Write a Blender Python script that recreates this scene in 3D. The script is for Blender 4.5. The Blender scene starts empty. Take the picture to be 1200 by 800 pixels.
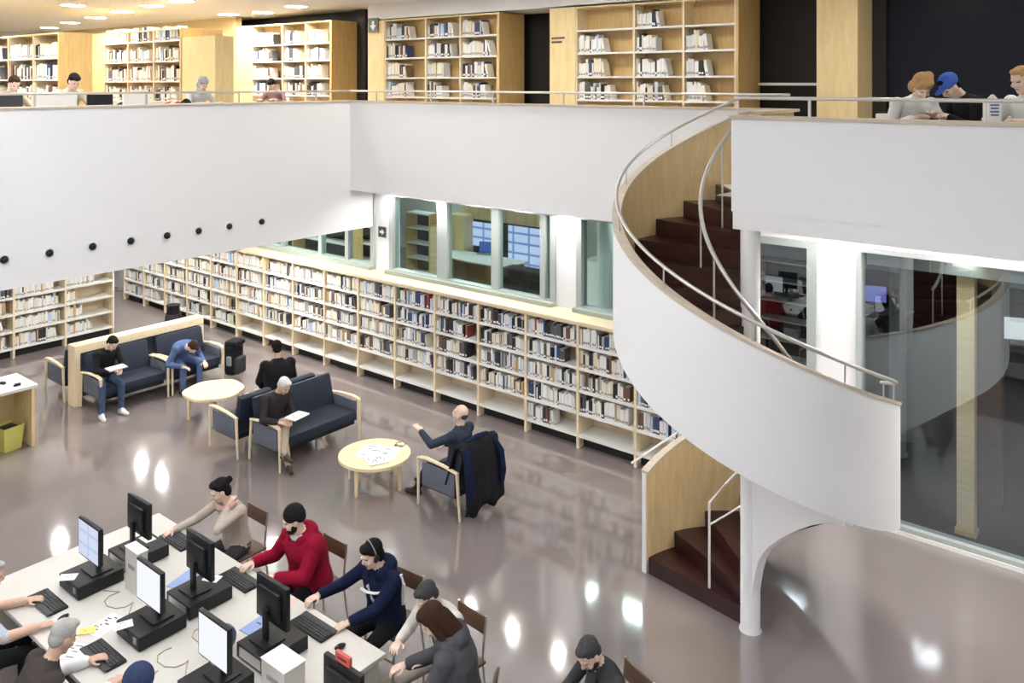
import bpy, bmesh, math, random
import numpy as np
from mathutils import Vector, Matrix, kdtree
random.seed(7)
R = math.radians
sc = bpy.context.scene
COL = sc.collection

# ------------------------------------------------------------------ camera
F_PX, YAW, HORIZON, EYE = 995.0, R(39.0), 97.0, 5.6
cam_d = bpy.data.cameras.new('camera'); cam = bpy.data.objects.new('camera', cam_d); COL.objects.link(cam)
cam_d.sensor_width = 36.0; cam_d.lens = F_PX/1200.0*36.0
cam_d.shift_y = -(400.0-HORIZON)/1200.0
cam_d.clip_start = 0.05; cam_d.clip_end = 200
cam.location = (0, 0, EYE); cam.rotation_euler = (R(90), 0, YAW)
sc.camera = cam

# ------------------------------------------------------------------ world (night outside) and exposure
w = bpy.data.worlds.new('night'); sc.world = w; w.use_nodes = True
w.node_tree.nodes['Background'].inputs[0].default_value = (0.012, 0.016, 0.028, 1)
w.node_tree.nodes['Background'].inputs[1].default_value = 1.0
sc.view_settings.view_transform = 'Standard'; sc.view_settings.look = 'None'
sc.view_settings.gamma = 1.0; sc.view_settings.use_curve_mapping = False
sc.view_settings.exposure = 0.0
PANEL_GLOW = 42.5      # unseen ceiling panels added to light the hall
SOFFIT_GLOW = 900.0     # downlights under the gallery
UPPER_GLOW = 130.0      # downlights of the upper level

CA, SA = math.cos(YAW), math.sin(YAW)
def G(px, py, z=0.0):
    """floor-plan position of a photo pixel that lies at height z"""
    Z = F_PX*(EYE-z)/(py-HORIZON); X = (px-600)/F_PX*Z
    return (X*CA-Z*SA, X*SA+Z*CA)
def camdepth(x, y): return -x*SA+y*CA

# ------------------------------------------------------------------ materials
MATS = {}
def mat(name, col, rough=0.5, metal=0.0, spec=0.5, noise=0.0, nscale=20.0, bump=0.0, coat=0.0, emit=0.0, sheen=0.0):
    if name in MATS: return MATS[name]
    m = bpy.data.materials.new(name); m.use_nodes = True; nt = m.node_tree; b = nt.nodes['Principled BSDF']
    c = (*col, 1)
    b.inputs['Base Color'].default_value = c; b.inputs['Roughness'].default_value = rough
    b.inputs['Metallic'].default_value = metal; b.inputs['Specular IOR Level'].default_value = spec
    b.inputs['Coat Weight'].default_value = coat
    if sheen: b.inputs['Sheen Weight'].default_value = sheen
    if emit:
        b.inputs['Emission Color'].default_value = c; b.inputs['Emission Strength'].default_value = emit
    if noise or bump:
        tc = nt.nodes.new('ShaderNodeTexCoord'); n = nt.nodes.new('ShaderNodeTexNoise')
        n.inputs['Scale'].default_value = nscale; n.inputs['Detail'].default_value = 5
        nt.links.new(tc.outputs['Object'], n.inputs['Vector'])
        if noise:
            mx = nt.nodes.new('ShaderNodeMix'); mx.data_type = 'RGBA'
            mx.inputs[6].default_value = tuple(max(0, v*(1-noise)) for v in col)+(1,)
            mx.inputs[7].default_value = tuple(min(1, v*(1+noise)) for v in col)+(1,)
            nt.links.new(n.outputs['Fac'], mx.inputs[0]); nt.links.new(mx.outputs[2], b.inputs['Base Color'])
        if bump:
            bp = nt.nodes.new('ShaderNodeBump'); bp.inputs['Strength'].default_value = bump; bp.inputs['Distance'].default_value = 0.01
            nt.links.new(n.outputs['Fac'], bp.inputs['Height']); nt.links.new(bp.outputs['Normal'], b.inputs['Normal'])
    MATS[name] = m; return m
def wood(name, c1, c2, rough=0.45, scale=(2, 18, 18)):
    m = bpy.data.materials.new(name); m.use_nodes = True; nt = m.node_tree; b = nt.nodes['Principled BSDF']
    tc = nt.nodes.new('ShaderNodeTexCoord'); mp = nt.nodes.new('ShaderNodeMapping'); mp.inputs['Scale'].default_value = scale
    n = nt.nodes.new('ShaderNodeTexNoise'); n.inputs['Scale'].default_value = 1.6; n.inputs['Detail'].default_value = 6; n.inputs['Distortion'].default_value = 0.6
    cr = nt.nodes.new('ShaderNodeValToRGB'); cr.color_ramp.elements[0].color = (*c1, 1); cr.color_ramp.elements[1].color = (*c2, 1)
    cr.color_ramp.elements[0].position = 0.3; cr.color_ramp.elements[1].position = 0.7
    nt.links.new(tc.outputs['Object'], mp.inputs['Vector']); nt.links.new(mp.outputs['Vector'], n.inputs['Vector'])
    nt.links.new(n.outputs['Fac'], cr.inputs['Fac']); nt.links.new(cr.outputs['Color'], b.inputs['Base Color'])
    b.inputs['Roughness'].default_value = rough
    MATS[name] = m; return m
def glassmat(name, tint, ior=1.9):
    m = bpy.data.materials.new(name); m.use_nodes = True; nt = m.node_tree
    out = nt.nodes['Material Output']; nt.nodes.remove(nt.nodes['Principled BSDF'])
    tr = nt.nodes.new('ShaderNodeBsdfTransparent'); tr.inputs[0].default_value = (*tint, 1)
    gl = nt.nodes.new('ShaderNodeBsdfGlossy'); gl.inputs['Roughness'].default_value = 0.0; gl.inputs[0].default_value = (0.84, 0.95, 1, 1)
    fr = nt.nodes.new('ShaderNodeFresnel'); fr.inputs['IOR'].default_value = ior
    mx = nt.nodes.new('ShaderNodeMixShader')
    ge = nt.nodes.new('ShaderNodeNewGeometry'); su = nt.nodes.new('ShaderNodeMath'); su.operation = 'SUBTRACT'; su.inputs[0].default_value = 1.0
    mu = nt.nodes.new('ShaderNodeMath'); mu.operation = 'MULTIPLY'      # only the outer face of a pane mirrors
    nt.links.new(ge.outputs['Backfacing'], su.inputs[1]); nt.links.new(fr.outputs[0], mu.inputs[0]); nt.links.new(su.outputs[0], mu.inputs[1])
    nt.links.new(mu.outputs[0], mx.inputs[0]); nt.links.new(tr.outputs[0], mx.inputs[1]); nt.links.new(gl.outputs[0], mx.inputs[2])
    nt.links.new(mx.outputs[0], out.inputs[0]); MATS[name] = m; return m
WHITE = mat('white_paint', (0.80, 0.80, 0.81), 0.6, noise=0.015, nscale=1.5)
CEIL = mat('ceiling_paint', (0.78, 0.77, 0.74), 0.7, noise=0.02, nscale=2)
FLOOR = mat('polished_floor', (0.222, 0.188, 0.184), 0.075, noise=0.10, nscale=1.2, spec=0.5)
FLOOR.node_tree.nodes['Principled BSDF'].inputs['IOR'].default_value = 2.5
UFLOOR = mat('upper_floor', (0.42, 0.37, 0.33), 0.35, noise=0.1)
OAK = wood('light_oak', (0.62, 0.47, 0.27), (0.74, 0.59, 0.37))
PALEOAK = wood('pale_oak', (0.74, 0.60, 0.40), (0.84, 0.71, 0.51), 0.4)
HONEY = wood('honey_wood', (0.54, 0.36, 0.14), (0.66, 0.46, 0.20), 0.4, (14, 14, 1.5))
YELLOWOAK = wood('yellow_oak', (0.74, 0.57, 0.28), (0.83, 0.67, 0.37), 0.45, (10, 10, 1.5))
TABLEWOOD = wood('table_wood', (0.80, 0.64, 0.38), (0.88, 0.74, 0.48), 0.35)
SHELFWHITE = mat('white_shelf', (0.80, 0.79, 0.76), 0.5)
SHELFWOOD = wood('shelf_wood', (0.66, 0.53, 0.36), (0.76, 0.63, 0.45), 0.5)
FRAMEMETAL = mat('window_metal', (0.40, 0.44, 0.43), 0.4, 0.1)
GREENMETAL = mat('sill_metal', (0.36, 0.40, 0.35), 0.45, 0.1)
GLASS = glassmat('office_glass', (0.86, 0.95, 0.93), 1.5)
DARKGLASS = glassmat('tall_glass', (0.80, 0.83, 0.83), 2.7)
NIGHTGLASS = mat('night_glass', (0.010, 0.012, 0.020), 0.35, spec=0.12)
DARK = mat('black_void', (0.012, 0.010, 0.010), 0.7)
BLACK = mat('black_plastic', (0.010, 0.0105, 0.0125), 0.38, noise=0.1, spec=0.3)
DGREY = mat('dark_grey_plastic', (0.045, 0.047, 0.052), 0.42, spec=0.3)
GREYP = mat('grey_plastic', (0.26, 0.27, 0.29), 0.5)
STEEL = mat('brushed_steel', (0.62, 0.61, 0.60), 0.3, 0.9)
RAILM = mat('rail_metal', (0.60, 0.58, 0.55), 0.35, 0.6)
DARKRAIL = mat('dark_rail', (0.16, 0.16, 0.17), 0.35, 0.7)
CAPM = wood('parapet_cap', (0.50, 0.42, 0.33), (0.60, 0.51, 0.41), 0.5)
REDWOOD = wood('red_brown_tread', (0.017, 0.004, 0.005), (0.046, 0.011, 0.010), 0.35, (5, 5, 5))
NAVY = mat('navy_upholstery', (0.018, 0.025, 0.043), 0.6, spec=0.3, noise=0.2, nscale=60, bump=0.1)
GREYFAB = mat('grey_fabric', (0.115, 0.130, 0.165), 0.8, noise=0.12, nscale=120, bump=0.15)
DESKW = mat('desk_laminate', (0.60, 0.575, 0.53), 0.35, noise=0.03, nscale=3)
PAPER = mat('white_paper', (0.84, 0.84, 0.83), 0.6)
PAGES = mat('book_pages', (0.72, 0.68, 0.58), 0.8)
SKIN = mat('skin', (0.62, 0.40, 0.30), 0.5, noise=0.05, nscale=30)
SKIN2 = mat('pale_skin', (0.70, 0.50, 0.40), 0.5, noise=0.05, nscale=30)
SKIN3 = mat('tan_skin', (0.44, 0.26, 0.18), 0.5, noise=0.05, nscale=30)
EYE_M = mat('eye_dark', (0.03, 0.02, 0.02), 0.3)
LIP = mat('lip', (0.42, 0.18, 0.15), 0.5)
def lampmat(name, col, s):
    m = bpy.data.materials.new(name); m.use_nodes = True; nt = m.node_tree
    e = nt.nodes.new('ShaderNodeEmission'); e.inputs[0].default_value = (*col, 1); e.inputs[1].default_value = s
    nt.links.new(e.outputs[0], nt.nodes['Material Output'].inputs[0]); MATS[name] = m; return m
PANELGLOW = lampmat('panel_glow', (0.965, 0.98, 1.0), PANEL_GLOW)
SOFFITGLOW = lampmat('soffit_glow', (1.0, 0.97, 0.92), SOFFIT_GLOW)
UPPERGLOW = lampmat('upper_glow', (1.0, 0.96, 0.88), UPPER_GLOW)
def screenmat(name, c1, c2, s, scale=14):
    m = bpy.data.materials.new(name); m.use_nodes = True; nt = m.node_tree
    tc = nt.nodes.new('ShaderNodeTexCoord'); br = nt.nodes.new('ShaderNodeTexBrick')
    br.inputs['Color1'].default_value = (*c1, 1); br.inputs['Color2'].default_value = (*c1, 1); br.inputs['Mortar'].default_value = (*c2, 1)
    br.offset = 0.0; br.inputs['Scale'].default_value = scale; br.inputs['Mortar Size'].default_value = 0.03
    mp = nt.nodes.new('ShaderNodeMapping'); mp.inputs['Rotation'].default_value = (R(90), 0, 0)
    nt.links.new(tc.outputs['Object'], mp.inputs['Vector']); nt.links.new(mp.outputs['Vector'], br.inputs['Vector'])
    e = nt.nodes.new('ShaderNodeEmission'); e.inputs[1].default_value = s
    nt.links.new(br.outputs['Color'], e.inputs[0]); nt.links.new(e.outputs[0], nt.nodes['Material Output'].inputs[0])
    MATS[name] = m; return m
SCREENW = lampmat('screen_white', (0.93, 0.96, 1.0), 1.0)
SCREENB = screenmat('screen_blue', (0.74, 0.82, 1.0), (0.60, 0.68, 0.95), 0.9, 2.0)
CHART = screenmat('lit_wall_chart', (0.62, 0.70, 1.0), (0.22, 0.30, 0.62), 0.95, 0.9)
BLUESCREEN = lampmat('screen_violet', (0.25, 0.28, 0.85), 0.8)

# ------------------------------------------------------------------ mesh helpers
class MB:
    def __init__(s): s.v = []; s.f = []; s.m = []; s.mi = 0
    def add(s, vs, fs, mi=None):
        o = len(s.v); s.v += [tuple(v) for v in vs]; s.f += [tuple(i+o for i in f) for f in fs]
        s.m += [s.mi if mi is None else mi]*len(fs)
    def box(s, x0, x1, y0, y1, z0, z1, mi=None):
        s.add([(x0,y0,z0),(x1,y0,z0),(x1,y1,z0),(x0,y1,z0),(x0,y0,z1),(x1,y0,z1),(x1,y1,z1),(x0,y1,z1)],
              [(0,3,2,1),(4,5,6,7),(0,1,5,4),(1,2,6,5),(2,3,7,6),(3,0,4,7)], mi)
    def bx(s, c, d, rz=0, rx=0, mi=None):
        M = Matrix.Translation(c) @ Matrix.Rotation(rz,4,'Z') @ Matrix.Rotation(rx,4,'X')
        a, b, e = d[0]/2, d[1]/2, d[2]/2
        vs = [M @ Vector(p) for p in [(-a,-b,-e),(a,-b,-e),(a,b,-e),(-a,b,-e),(-a,-b,e),(a,-b,e),(a,b,e),(-a,b,e)]]
        s.add(vs, [(0,3,2,1),(4,5,6,7),(0,1,5,4),(1,2,6,5),(2,3,7,6),(3,0,4,7)], mi)
    def rbox(s, c, d, r=0.02, rz=0, rx=0, seg=2, mi=None):
        bm = bmesh.new(); bmesh.ops.create_cube(bm, size=1); bmesh.ops.scale(bm, vec=d, verts=bm.verts)
        bmesh.ops.bevel(bm, geom=bm.edges[:], offset=min(r, min(d)*0.49), segments=seg, affect='EDGES', profile=0.6)
        M = Matrix.Translation(c) @ Matrix.Rotation(rz,4,'Z') @ Matrix.Rotation(rx,4,'X')
        bm.verts.index_update()
        s.add([M @ v.co for v in bm.verts], [[v.index for v in f.verts] for f in bm.faces], mi); bm.free()
    def tube(s, pts, r, n=8, mi=None, flat=1.0, closed=False):
        pts = [Vector(p) for p in pts]; rings = []; up0 = None
        rr = r if isinstance(r, (list, tuple)) else [r]*len(pts)
        for i, p in enumerate(pts):
            a = pts[max(i-1,0)]; b = pts[min(i+1,len(pts)-1)]; t = (b-a).normalized()
            ref = Vector((0,0,1)) if abs(t.z) < 0.95 else (up0 or Vector((1,0,0)))
            u = t.cross(ref).normalized(); v = u.cross(t).normalized(); up0 = v
            rings.append([p+u*math.cos(2*math.pi*k/n)*rr[i]+v*math.sin(2*math.pi*k/n)*rr[i]*flat for k in range(n)])
        vs = [q for rg in rings for q in rg]; fs = []
        for i in range(len(pts)-1):
            for k in range(n): fs.append((i*n+k, i*n+(k+1)%n, (i+1)*n+(k+1)%n, (i+1)*n+k))
        fs.append(tuple(range(n))[::-1]); fs.append(tuple((len(pts)-1)*n+k for k in range(n)))
        s.add(vs, fs, mi)
    def lathe(s, prof, c=(0,0,0), n=20, mi=None):
        vs = [(c[0]+r*math.cos(2*math.pi*k/n), c[1]+r*math.sin(2*math.pi*k/n), c[2]+z) for r, z in prof for k in range(n)]
        fs = [(i*n+k, i*n+(k+1)%n, (i+1)*n+(k+1)%n, (i+1)*n+k) for i in range(len(prof)-1) for k in range(n)]
        fs.append(tuple(range(n))[::-1]); fs.append(tuple((len(prof)-1)*n+k for k in range(n)))
        s.add(vs, fs, mi)
    def prism(s, poly, z0, z1, mi=None):
        n = len(poly); s.add([(x,y,z0) for x,y in poly]+[(x,y,z1) for x,y in poly],
            [tuple(range(n))[::-1], tuple(range(n,2*n))]+[(i,(i+1)%n,(i+1)%n+n,i+n) for i in range(n)], mi)
    def ell(s, c, rad, M=None, n=12, mi=None):
        vs = []; fs = []; m_ = n//2+1
        for i in range(m_+1):
            th = math.pi*i/m_
            for k in range(n):
                p = Vector((rad[0]*math.sin(th)*math.cos(2*math.pi*k/n), rad[1]*math.sin(th)*math.sin(2*math.pi*k/n), rad[2]*math.cos(th)))
                if M is not None: p = M @ p
                vs.append(p+Vector(c))
        for i in range(m_):
            for k in range(n): fs.append((i*n+k, (i+1)*n+k, (i+1)*n+(k+1)%n, i*n+(k+1)%n))
        s.add(vs, fs, mi)
    def mesh(s, name, mats, smooth=False):
        me = bpy.data.meshes.new(name); me.from_pydata(s.v, [], s.f); me.update()
        for m in (mats if isinstance(mats, (list, tuple)) else [mats]): me.materials.append(m)
        if len(me.polygons) == len(s.m): me.polygons.foreach_set('material_index', s.m)
        bm = bmesh.new(); bm.from_mesh(me); bmesh.ops.recalc_face_normals(bm, faces=bm.faces); bm.to_mesh(me); bm.free()
        if smooth:
            me.polygons.foreach_set('use_smooth', [True]*len(me.polygons))
            if smooth != 'all': me.set_sharp_from_angle(angle=R(38))
        return me
    def obj(s, name, mats, parent=None, smooth=False, loc=(0,0,0), rz=0):
        return link(name, s.mesh(name, mats, smooth), parent, loc, rz)
def link(name, data, parent=None, loc=(0,0,0), rz=0):
    o = bpy.data.objects.new(name, data); COL.objects.link(o); o.parent = parent
    o.location = loc; o.rotation_euler = (0,0,rz); return o
def tag(o, label, cat, group=None):
    o['label'] = label; o['category'] = cat
    if group: o['group'] = group
    return o
def thing(name, label, cat, loc=(0,0,0), rz=0, group=None):
    return tag(link(name, None, None, loc, rz), label, cat, group)
def struct(name, mb, mats, parent=None, smooth=False):
    o = mb.obj(name, mats, parent, smooth)
    if parent is None: o['kind'] = 'structure'
    return o
def kids(root): return [o for o in COL.objects if o.parent == root]
def dup(root, loc, rz, label=None, group=None):
    r = root.copy(); COL.objects.link(r); r.location = loc; r.rotation_euler = (0,0,rz)
    if label: r['label'] = label
    if group: r['group'] = group
    for ch in list(root.children):
        c = ch.copy(); COL.objects.link(c); c.parent = r
        for g in list(ch.children):
            d = g.copy(); COL.objects.link(d); d.parent = c
    return r
def B(x0,x1,y0,y1,z0,z1):
    m = MB(); m.box(x0,x1,y0,y1,z0,z1); return m
ORD = ['first','second','third','fourth','fifth','sixth','seventh','eighth','ninth','tenth','eleventh','twelfth','thirteenth','fourteenth','fifteenth','sixteenth','seventeenth']

# ------------------------------------------------------------------ the building
UF, PT, CZ = 4.40, 5.25, 7.25        # upper floor, parapet top, ceiling
LX, BY, RY, WY = -12.59, 10.65, 8.20, 11.26   # left beam face, back gallery face, right gallery face, window wall
SX0 = -3.74                          # left end of the right gallery parapet
struct('floor', B(-30, 7, -4, 22, -0.2, 0), FLOOR)
struct('ceiling', B(-30, 7, -4, 20, CZ, CZ+0.15), CEIL)
struct('wall_left', B(-30.2, -30, -4, 20, 0, CZ), WHITE)
struct('wall_right', B(7, 7.2, -4, 20, 0, CZ), WHITE)
struct('wall_front', B(-30, 7, -4.2, -4, 0, CZ), WHITE)
struct('wall_under_left_gallery', B(-19.45, -19.25, -4, 9.35, 0, 3.2), WHITE)
m = MB(); m.box(-30, LX-0.2, -4, 22, 3.25, UF)
struct('wall_left_gallery_slab', m, [WHITE])
m = MB(); m.box(LX-0.2, LX, -4, WY, 2.79, PT-0.02); struct('wall_left_gallery_front', m, WHITE)
m = MB(); m.box(LX-0.2, -6.3, BY+0.14, 22, 3.55, UF); m.box(-6.3, -4.13, BY+0.14, 22, 4.10, UF)
m.prism([(-3.62, RY+0.14), (7, RY+0.14), (7, 22), (-4.13, 22), (-4.13, 9.60), (-4.40, 9.355)], 4.10, UF)
m.box(-6.3, 7, WY+0.25, 22, 3.55, 4.10)
struct('wall_gallery_slab', m, WHITE)
m = MB(); m.box(LX, -6.3, BY, BY+0.14, 3.55, PT-0.02); m.box(-6.3, -4.13, BY, BY+0.14, 4.10, PT-0.02); struct('wall_back_gallery_front', m, WHITE)
m = MB(); m.box(SX0, 7, RY, RY+0.14, 4.283, PT-0.02); m.box(SX0+0.01, 7, RY+0.012, RY+0.15, 4.10, 4.283)
struct('wall_right_gallery_front', m, WHITE)
m = MB(); m.box(-4.13, -4.01, 9.6, BY, 4.10, PT-0.02); struct('wall_gallery_return', m, YELLOWOAK)
m = MB(); m.box(LX-0.24, LX+0.02, -4, BY-0.02, PT-0.02, PT+0.015); struct('trim_1', m, CAPM)
m = MB(); m.box(LX-0.24, -4.0, BY-0.02, BY+0.18, PT-0.02, PT+0.015); struct('trim_2', m, CAPM)
m = MB(); m.box(SX0-0.02, 7, RY-0.02, RY+0.18, PT-0.02, PT+0.015); struct('trim_3', m, CAPM)
m = MB(); m.box(-4.16, -3.98, 9.6, BY-0.02, PT-0.02, PT+0.015); struct('trim_4', m, CAPM)
m = MB(); m.box(-30, 7, 11.0, 18, UF, UF+0.004); m.box(-30, LX-0.24, -4, 11.0, UF, UF+0.004); m.box(-4.0, 7, RY+0.2, 11.0, UF, UF+0.004)
struct('floor_upper', m, UFLOOR)
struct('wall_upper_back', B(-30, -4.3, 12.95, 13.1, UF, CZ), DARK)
struct('wall_upper_right_back', B(-4.3, 7, 12.75, 12.9, UF, CZ), NIGHTGLASS)

# window wall: solid piers and the strip over and under the glazing
m = MB()
for a, b in ((-24, -16.9), (-12.56, -12.13), (-8.18, -7.76), (-6.35, -4.95), (-3.93, -3.42)):
    m.box(a, b, WY, WY+0.25, 0, 3.55)
for a, b in ((-16.9, -12.56), (-12.13, -8.18), (-7.76, -6.35)):
    m.box(a, b, WY, WY+0.25, 0, 1.90); 
for a, b in ((-16.9, -12.56), (-12.13, -8.18), (-7.76, -6.35), (-4.95, -3.93), (-3.42, 7)):
    m.box(a, b, WY, WY+0.25, 3.50, 3.55)
m.box(-6.3, 7, WY, WY+0.25, 3.55, 4.10)
struct('wall_back', m, WHITE)
m = MB(); m.box(-3.42, 7, WY-0.06, WY+0.02, 0, 0.05); m.box(-4.95, -3.93, WY-0.06, WY+0.02, 0, 0.05); struct('baseboard_back', m, SHELFWHITE)

def window(idx, x0, x1, z0, z1, mull, glass, fm, fw=0.10, ledge=True):
    f = MB(); y0, y1 = WY-0.05, WY+0.12
    f.box(x0, x0+fw, y0, y1, z0, z1); f.box(x1-fw, x1, y0, y1, z0, z1)
    f.box(x0+fw, x1-fw, y0, y1, z1-fw*0.8, z1); f.box(x0+fw, x1-fw, y0, y1, z0, z0+fw*0.8)
    o = struct('window_%d' % idx, f, fm)
    xs = [x0+fw]
    for a, b in mull:
        q = MB(); q.box(a, b, y0+0.02, y1-0.02, z0+fw*0.8, z1-fw*0.8); q.obj('mullion', fm, o); xs += [a, b]
    xs.append(x1-fw)
    for k in range(0, len(xs), 2):
        q = MB(); q.box(xs[k], xs[k+1], WY+0.03, WY+0.042, z0+fw*0.8, z1-fw*0.8); q.obj('pane', glass, o)
    if ledge:
        q = MB(); q.box(x0, x1, WY-0.16, WY-0.05, z0, z0+0.06); q.obj('window_sill', GREENMETAL, o)
    return o
window(1, -16.9, -12.56, 1.955, 3.5, [(-15.6,-15.5), (-14.3,-14.2), (-13.45,-13.35)], GLASS, FRAMEMETAL)
window(2, -12.13, -8.18, 1.955, 3.5, [(-10.87,-10.61), (-9.56,-9.40), (-8.50,-8.40)], GLASS, FRAMEMETAL)
window(3, -7.76, -6.35, 1.955, 3.5, [(-7.05,-6.95)], GLASS, FRAMEMETAL)
window(4, -4.95, -3.93, 0.05, 3.5, [], DARKGLASS, FRAMEMETAL, 0.12, False)
window(5, -3.42, 6.9, 0.05, 3.5, [(1.2,1.32), (3.8,3.92)], DARKGLASS, FRAMEMETAL, 0.07, False)
# header beam seen behind the tall glazing
struct('trim_5', B(-3.4, 6.9, WY+0.35, WY+0.5, 3.22, 3.5), FRAMEMETAL)

# ------------------------------------------------------------------ luminaires
def added_panel(x, y, lx, ly, i, label):  # unseen panels, added and placed to light the hall
    t = thing('added_panel_light', label, 'light', (x, y, CZ), 0, 'added ceiling panel lights over the hall')
    q = MB()
    q.box(-lx/2-0.04, lx/2+0.04, -ly/2-0.04, -ly/2, -0.05, 0); q.box(-lx/2-0.04, lx/2+0.04, ly/2, ly/2+0.04, -0.05, 0)
    q.box(-lx/2-0.04, -lx/2, -ly/2, ly/2, -0.05, 0); q.box(lx/2, lx/2+0.04, -ly/2, ly/2, -0.05, 0)
    q.obj('frame', SHELFWHITE, t)
    q = MB(); q.box(-lx/2, lx/2, -ly/2, ly/2, -0.03, -0.01); q.obj('diffuser', PANELGLOW, t)
i = 0
for x, y in [(x, y) for x in (-10.8, -7.8, -4.8, -1.8) for y in (-2.6, -0.3, 2.0, 4.3)] + [(1.2, -2.6), (1.2, 0.6), (3.8, -1.0), (3.2, 2.2), (-9.9, 6.9), (-7.6, 6.9)]:
    i += 1; added_panel(x, y, 0.6, 0.6, i, 'added square panel light out of view above the hall floor')
def downlights(pts, z, r, glow, label, group):
    q = MB(); q.lathe([(r, 0), (r, -0.012)], n=14); dif = q.mesh('diffuser', glow)
    q = MB()
    n = 14
    for a, b, z0, z1 in ((r, r+0.02, 0, -0.02),):
        vs = [(rr*math.cos(2*math.pi*k/n), rr*math.sin(2*math.pi*k/n), zz) for rr, zz in ((a, z0), (a, z1), (b, z1), (b, z0)) for k in range(n)]
        q.add(vs, [(i_*n+k, i_*n+(k+1)%n, ((i_+1)%4)*n+(k+1)%n, ((i_+1)%4)*n+k) for i_ in range(4) for k in range(n)])
    ring = q.mesh('rim', SHELFWHITE)
    for (x, y) in pts:
        t = thing('downlight', label, 'light', (x, y, z), 0, group)
        link('rim', ring, t); link('diffuser', dif, t)
downlights([G(px, py, CZ) for px, py in ((58,32),(82,26),(112,20),(143,13),(178,6),(213,0.5),(93,38),(157,40),(183,36),(210,31),(258,35),(308,14),(347,7))] + [(-18.1, 11.55)],
           CZ, 0.24, UPPERGLOW, 'round glowing downlight in the ceiling above the upper reading area', 'upper ceiling downlights')
downlights([(x, 10.4) for x in (-6.2, -8.0, -9.8, -11.6)] + [(-2.9+1.9*k, 10.3) for k in range(4)], CZ, 0.17, UPPERGLOW,
           'small round downlight added in the ceiling to brighten the upper bookcases', 'added upper ceiling downlights over the shelves')  # unseen downlights added to brighten the shelf fronts
downlights([(-16.2+2.2*k, 6.0) for k in range(2)]+[(-16.2+2.2*k, 3.6) for k in range(2)]+[(-19.0, 6.6), (-19.0, 4.2), (-18.5, 8.1), (-21.5, 6.4)], CZ, 0.24, UPPERGLOW, 'round downlight added out of view to brighten the left gallery shelves', 'added left gallery ceiling downlights')  # added above the view to light the left shelf fronts
downlights([(-11.9, 11.0), (-10.9, 11.0), (-9.85, 11.0), (-8.9, 11.0), (-7.95, 11.0)], 3.55, 0.045, SOFFITGLOW, 'small round downlight under the back gallery', 'gallery downlights')
downlights([(-3.8, 10.75), (-3.5, 10.95)], 4.10, 0.045, SOFFITGLOW, 'small round downlight under the right gallery beside the white pier', 'pier downlights')
downlights([(-2.7, 9.3), (-2.0, 10.4), (-0.9, 9.5), (-0.4, 10.6), (1.6, 9.9), (3.6, 9.9)], 4.10, 0.078, SOFFITGLOW, 'round downlight added under the right gallery along the tall glass', 'added right gallery downlights')  # unseen lamps added to brighten the floor under the gallery
downlights([(-14.2, y) for y in (4.5, 6.5, 8.5, 10.2)] + [(-19.0, 9.86), (-18.05, 9.84), (-17.0, 4.6), (-17.0, 7.2), (-15.0, 9.8), (-13.6, 9.6), (-20.3, 9.9), (-21.3, 9.9)], 3.25, 0.072, SOFFITGLOW, 'small round downlight under the left gallery', 'left gallery downlights')

# ------------------------------------------------------------------ air nozzles in the left beam
q = MB(); q.lathe([(0.085, 0), (0.085, 0.012), (0.06, 0.016), (0.055, -0.0)], n=18); ringm = q.mesh('rim', WHITE, True)
q = MB(); q.ell((0,0,0.012), (0.052,0.052,0.045), n=14); ballm = q.mesh('nozzle', BLACK, True)
for k, yy in enumerate((8.67, 8.04, 7.48, 6.94, 6.36, 5.79, 5.19, 4.61)):
    t = thing('air_nozzle', '%s black air nozzle from the back corner in the white gallery beam' % ORD[k], 'air nozzle', (LX, yy, 3.205), 0, 'air nozzles along the beam')
    t.rotation_euler = (0, R(90), 0)
    link('rim', ringm, t); link('nozzle', ballm, t)

# ------------------------------------------------------------------ railings
def railing(label, pts, n_post):
    t = thing('railing', label, 'railing')
    q = MB(); q.tube([(x, y, 5.445) for x, y in pts], 0.019, 10); q.obj('handrail', RAILM, t, True)
    (x0, y0), (x1, y1) = pts[0], pts[-1]
    for k in range(n_post):
        u = (k+0.5)/n_post; x = x0+(x1-x0)*u; y = y0+(y1-y0)*u
        q = MB(); q.box(x-0.012, x+0.012, y-0.012, y+0.012, PT+0.015, 5.43); q.obj('post', RAILM, t)
    return t
railing('slim metal handrail along the left gallery parapet', [(LX-0.1, -3.9), (LX-0.1, BY+0.08)], 9)
railing('slim metal handrail along the back gallery parapet in front of bookcases', [(LX-0.1, BY+0.1), (-4.1, BY+0.1)], 6)
railing('slim metal handrail along the right gallery parapet beside the stair top', [(SX0+0.02, RY+0.08), (6.9, RY+0.08)], 7)

# exit signs
def exit_sign(x, y, z, s, label, down):
    t = thing('exit_sign', label, 'sign', (x, y, z))
    q = MB(); q.box(-s, s, -0.02, 0, -s, s); q.obj('plate', mat('sign_dark', (0.02,0.05,0.045), 0.4), t)
    q = MB(); d = -1 if down else 1
    a = s*0.75
    poly = [(0, -a), (a*0.8, 0), (a*0.3, 0), (a*0.3, a*0.8), (-a*0.3, a*0.8), (-a*0.3, 0), (-a*0.8, 0)]
    if not down: poly = [(-v, u) for u, v in poly]
    n = len(poly); q.add([(u, -0.024, v) for u, v in poly]+[(u, -0.018, v) for u, v in poly],
          [tuple(range(n)), tuple(range(n, 2*n))[::-1]]+[(i_, (i_+1)%n, (i_+1)%n+n, i_+n) for i_ in range(n)])
    q.obj('arrow', PAPER, t)
exit_sign(-12.36, WY, 2.70, 0.10, 'small dark square sign with a white arrow on the white pier', False)

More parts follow.
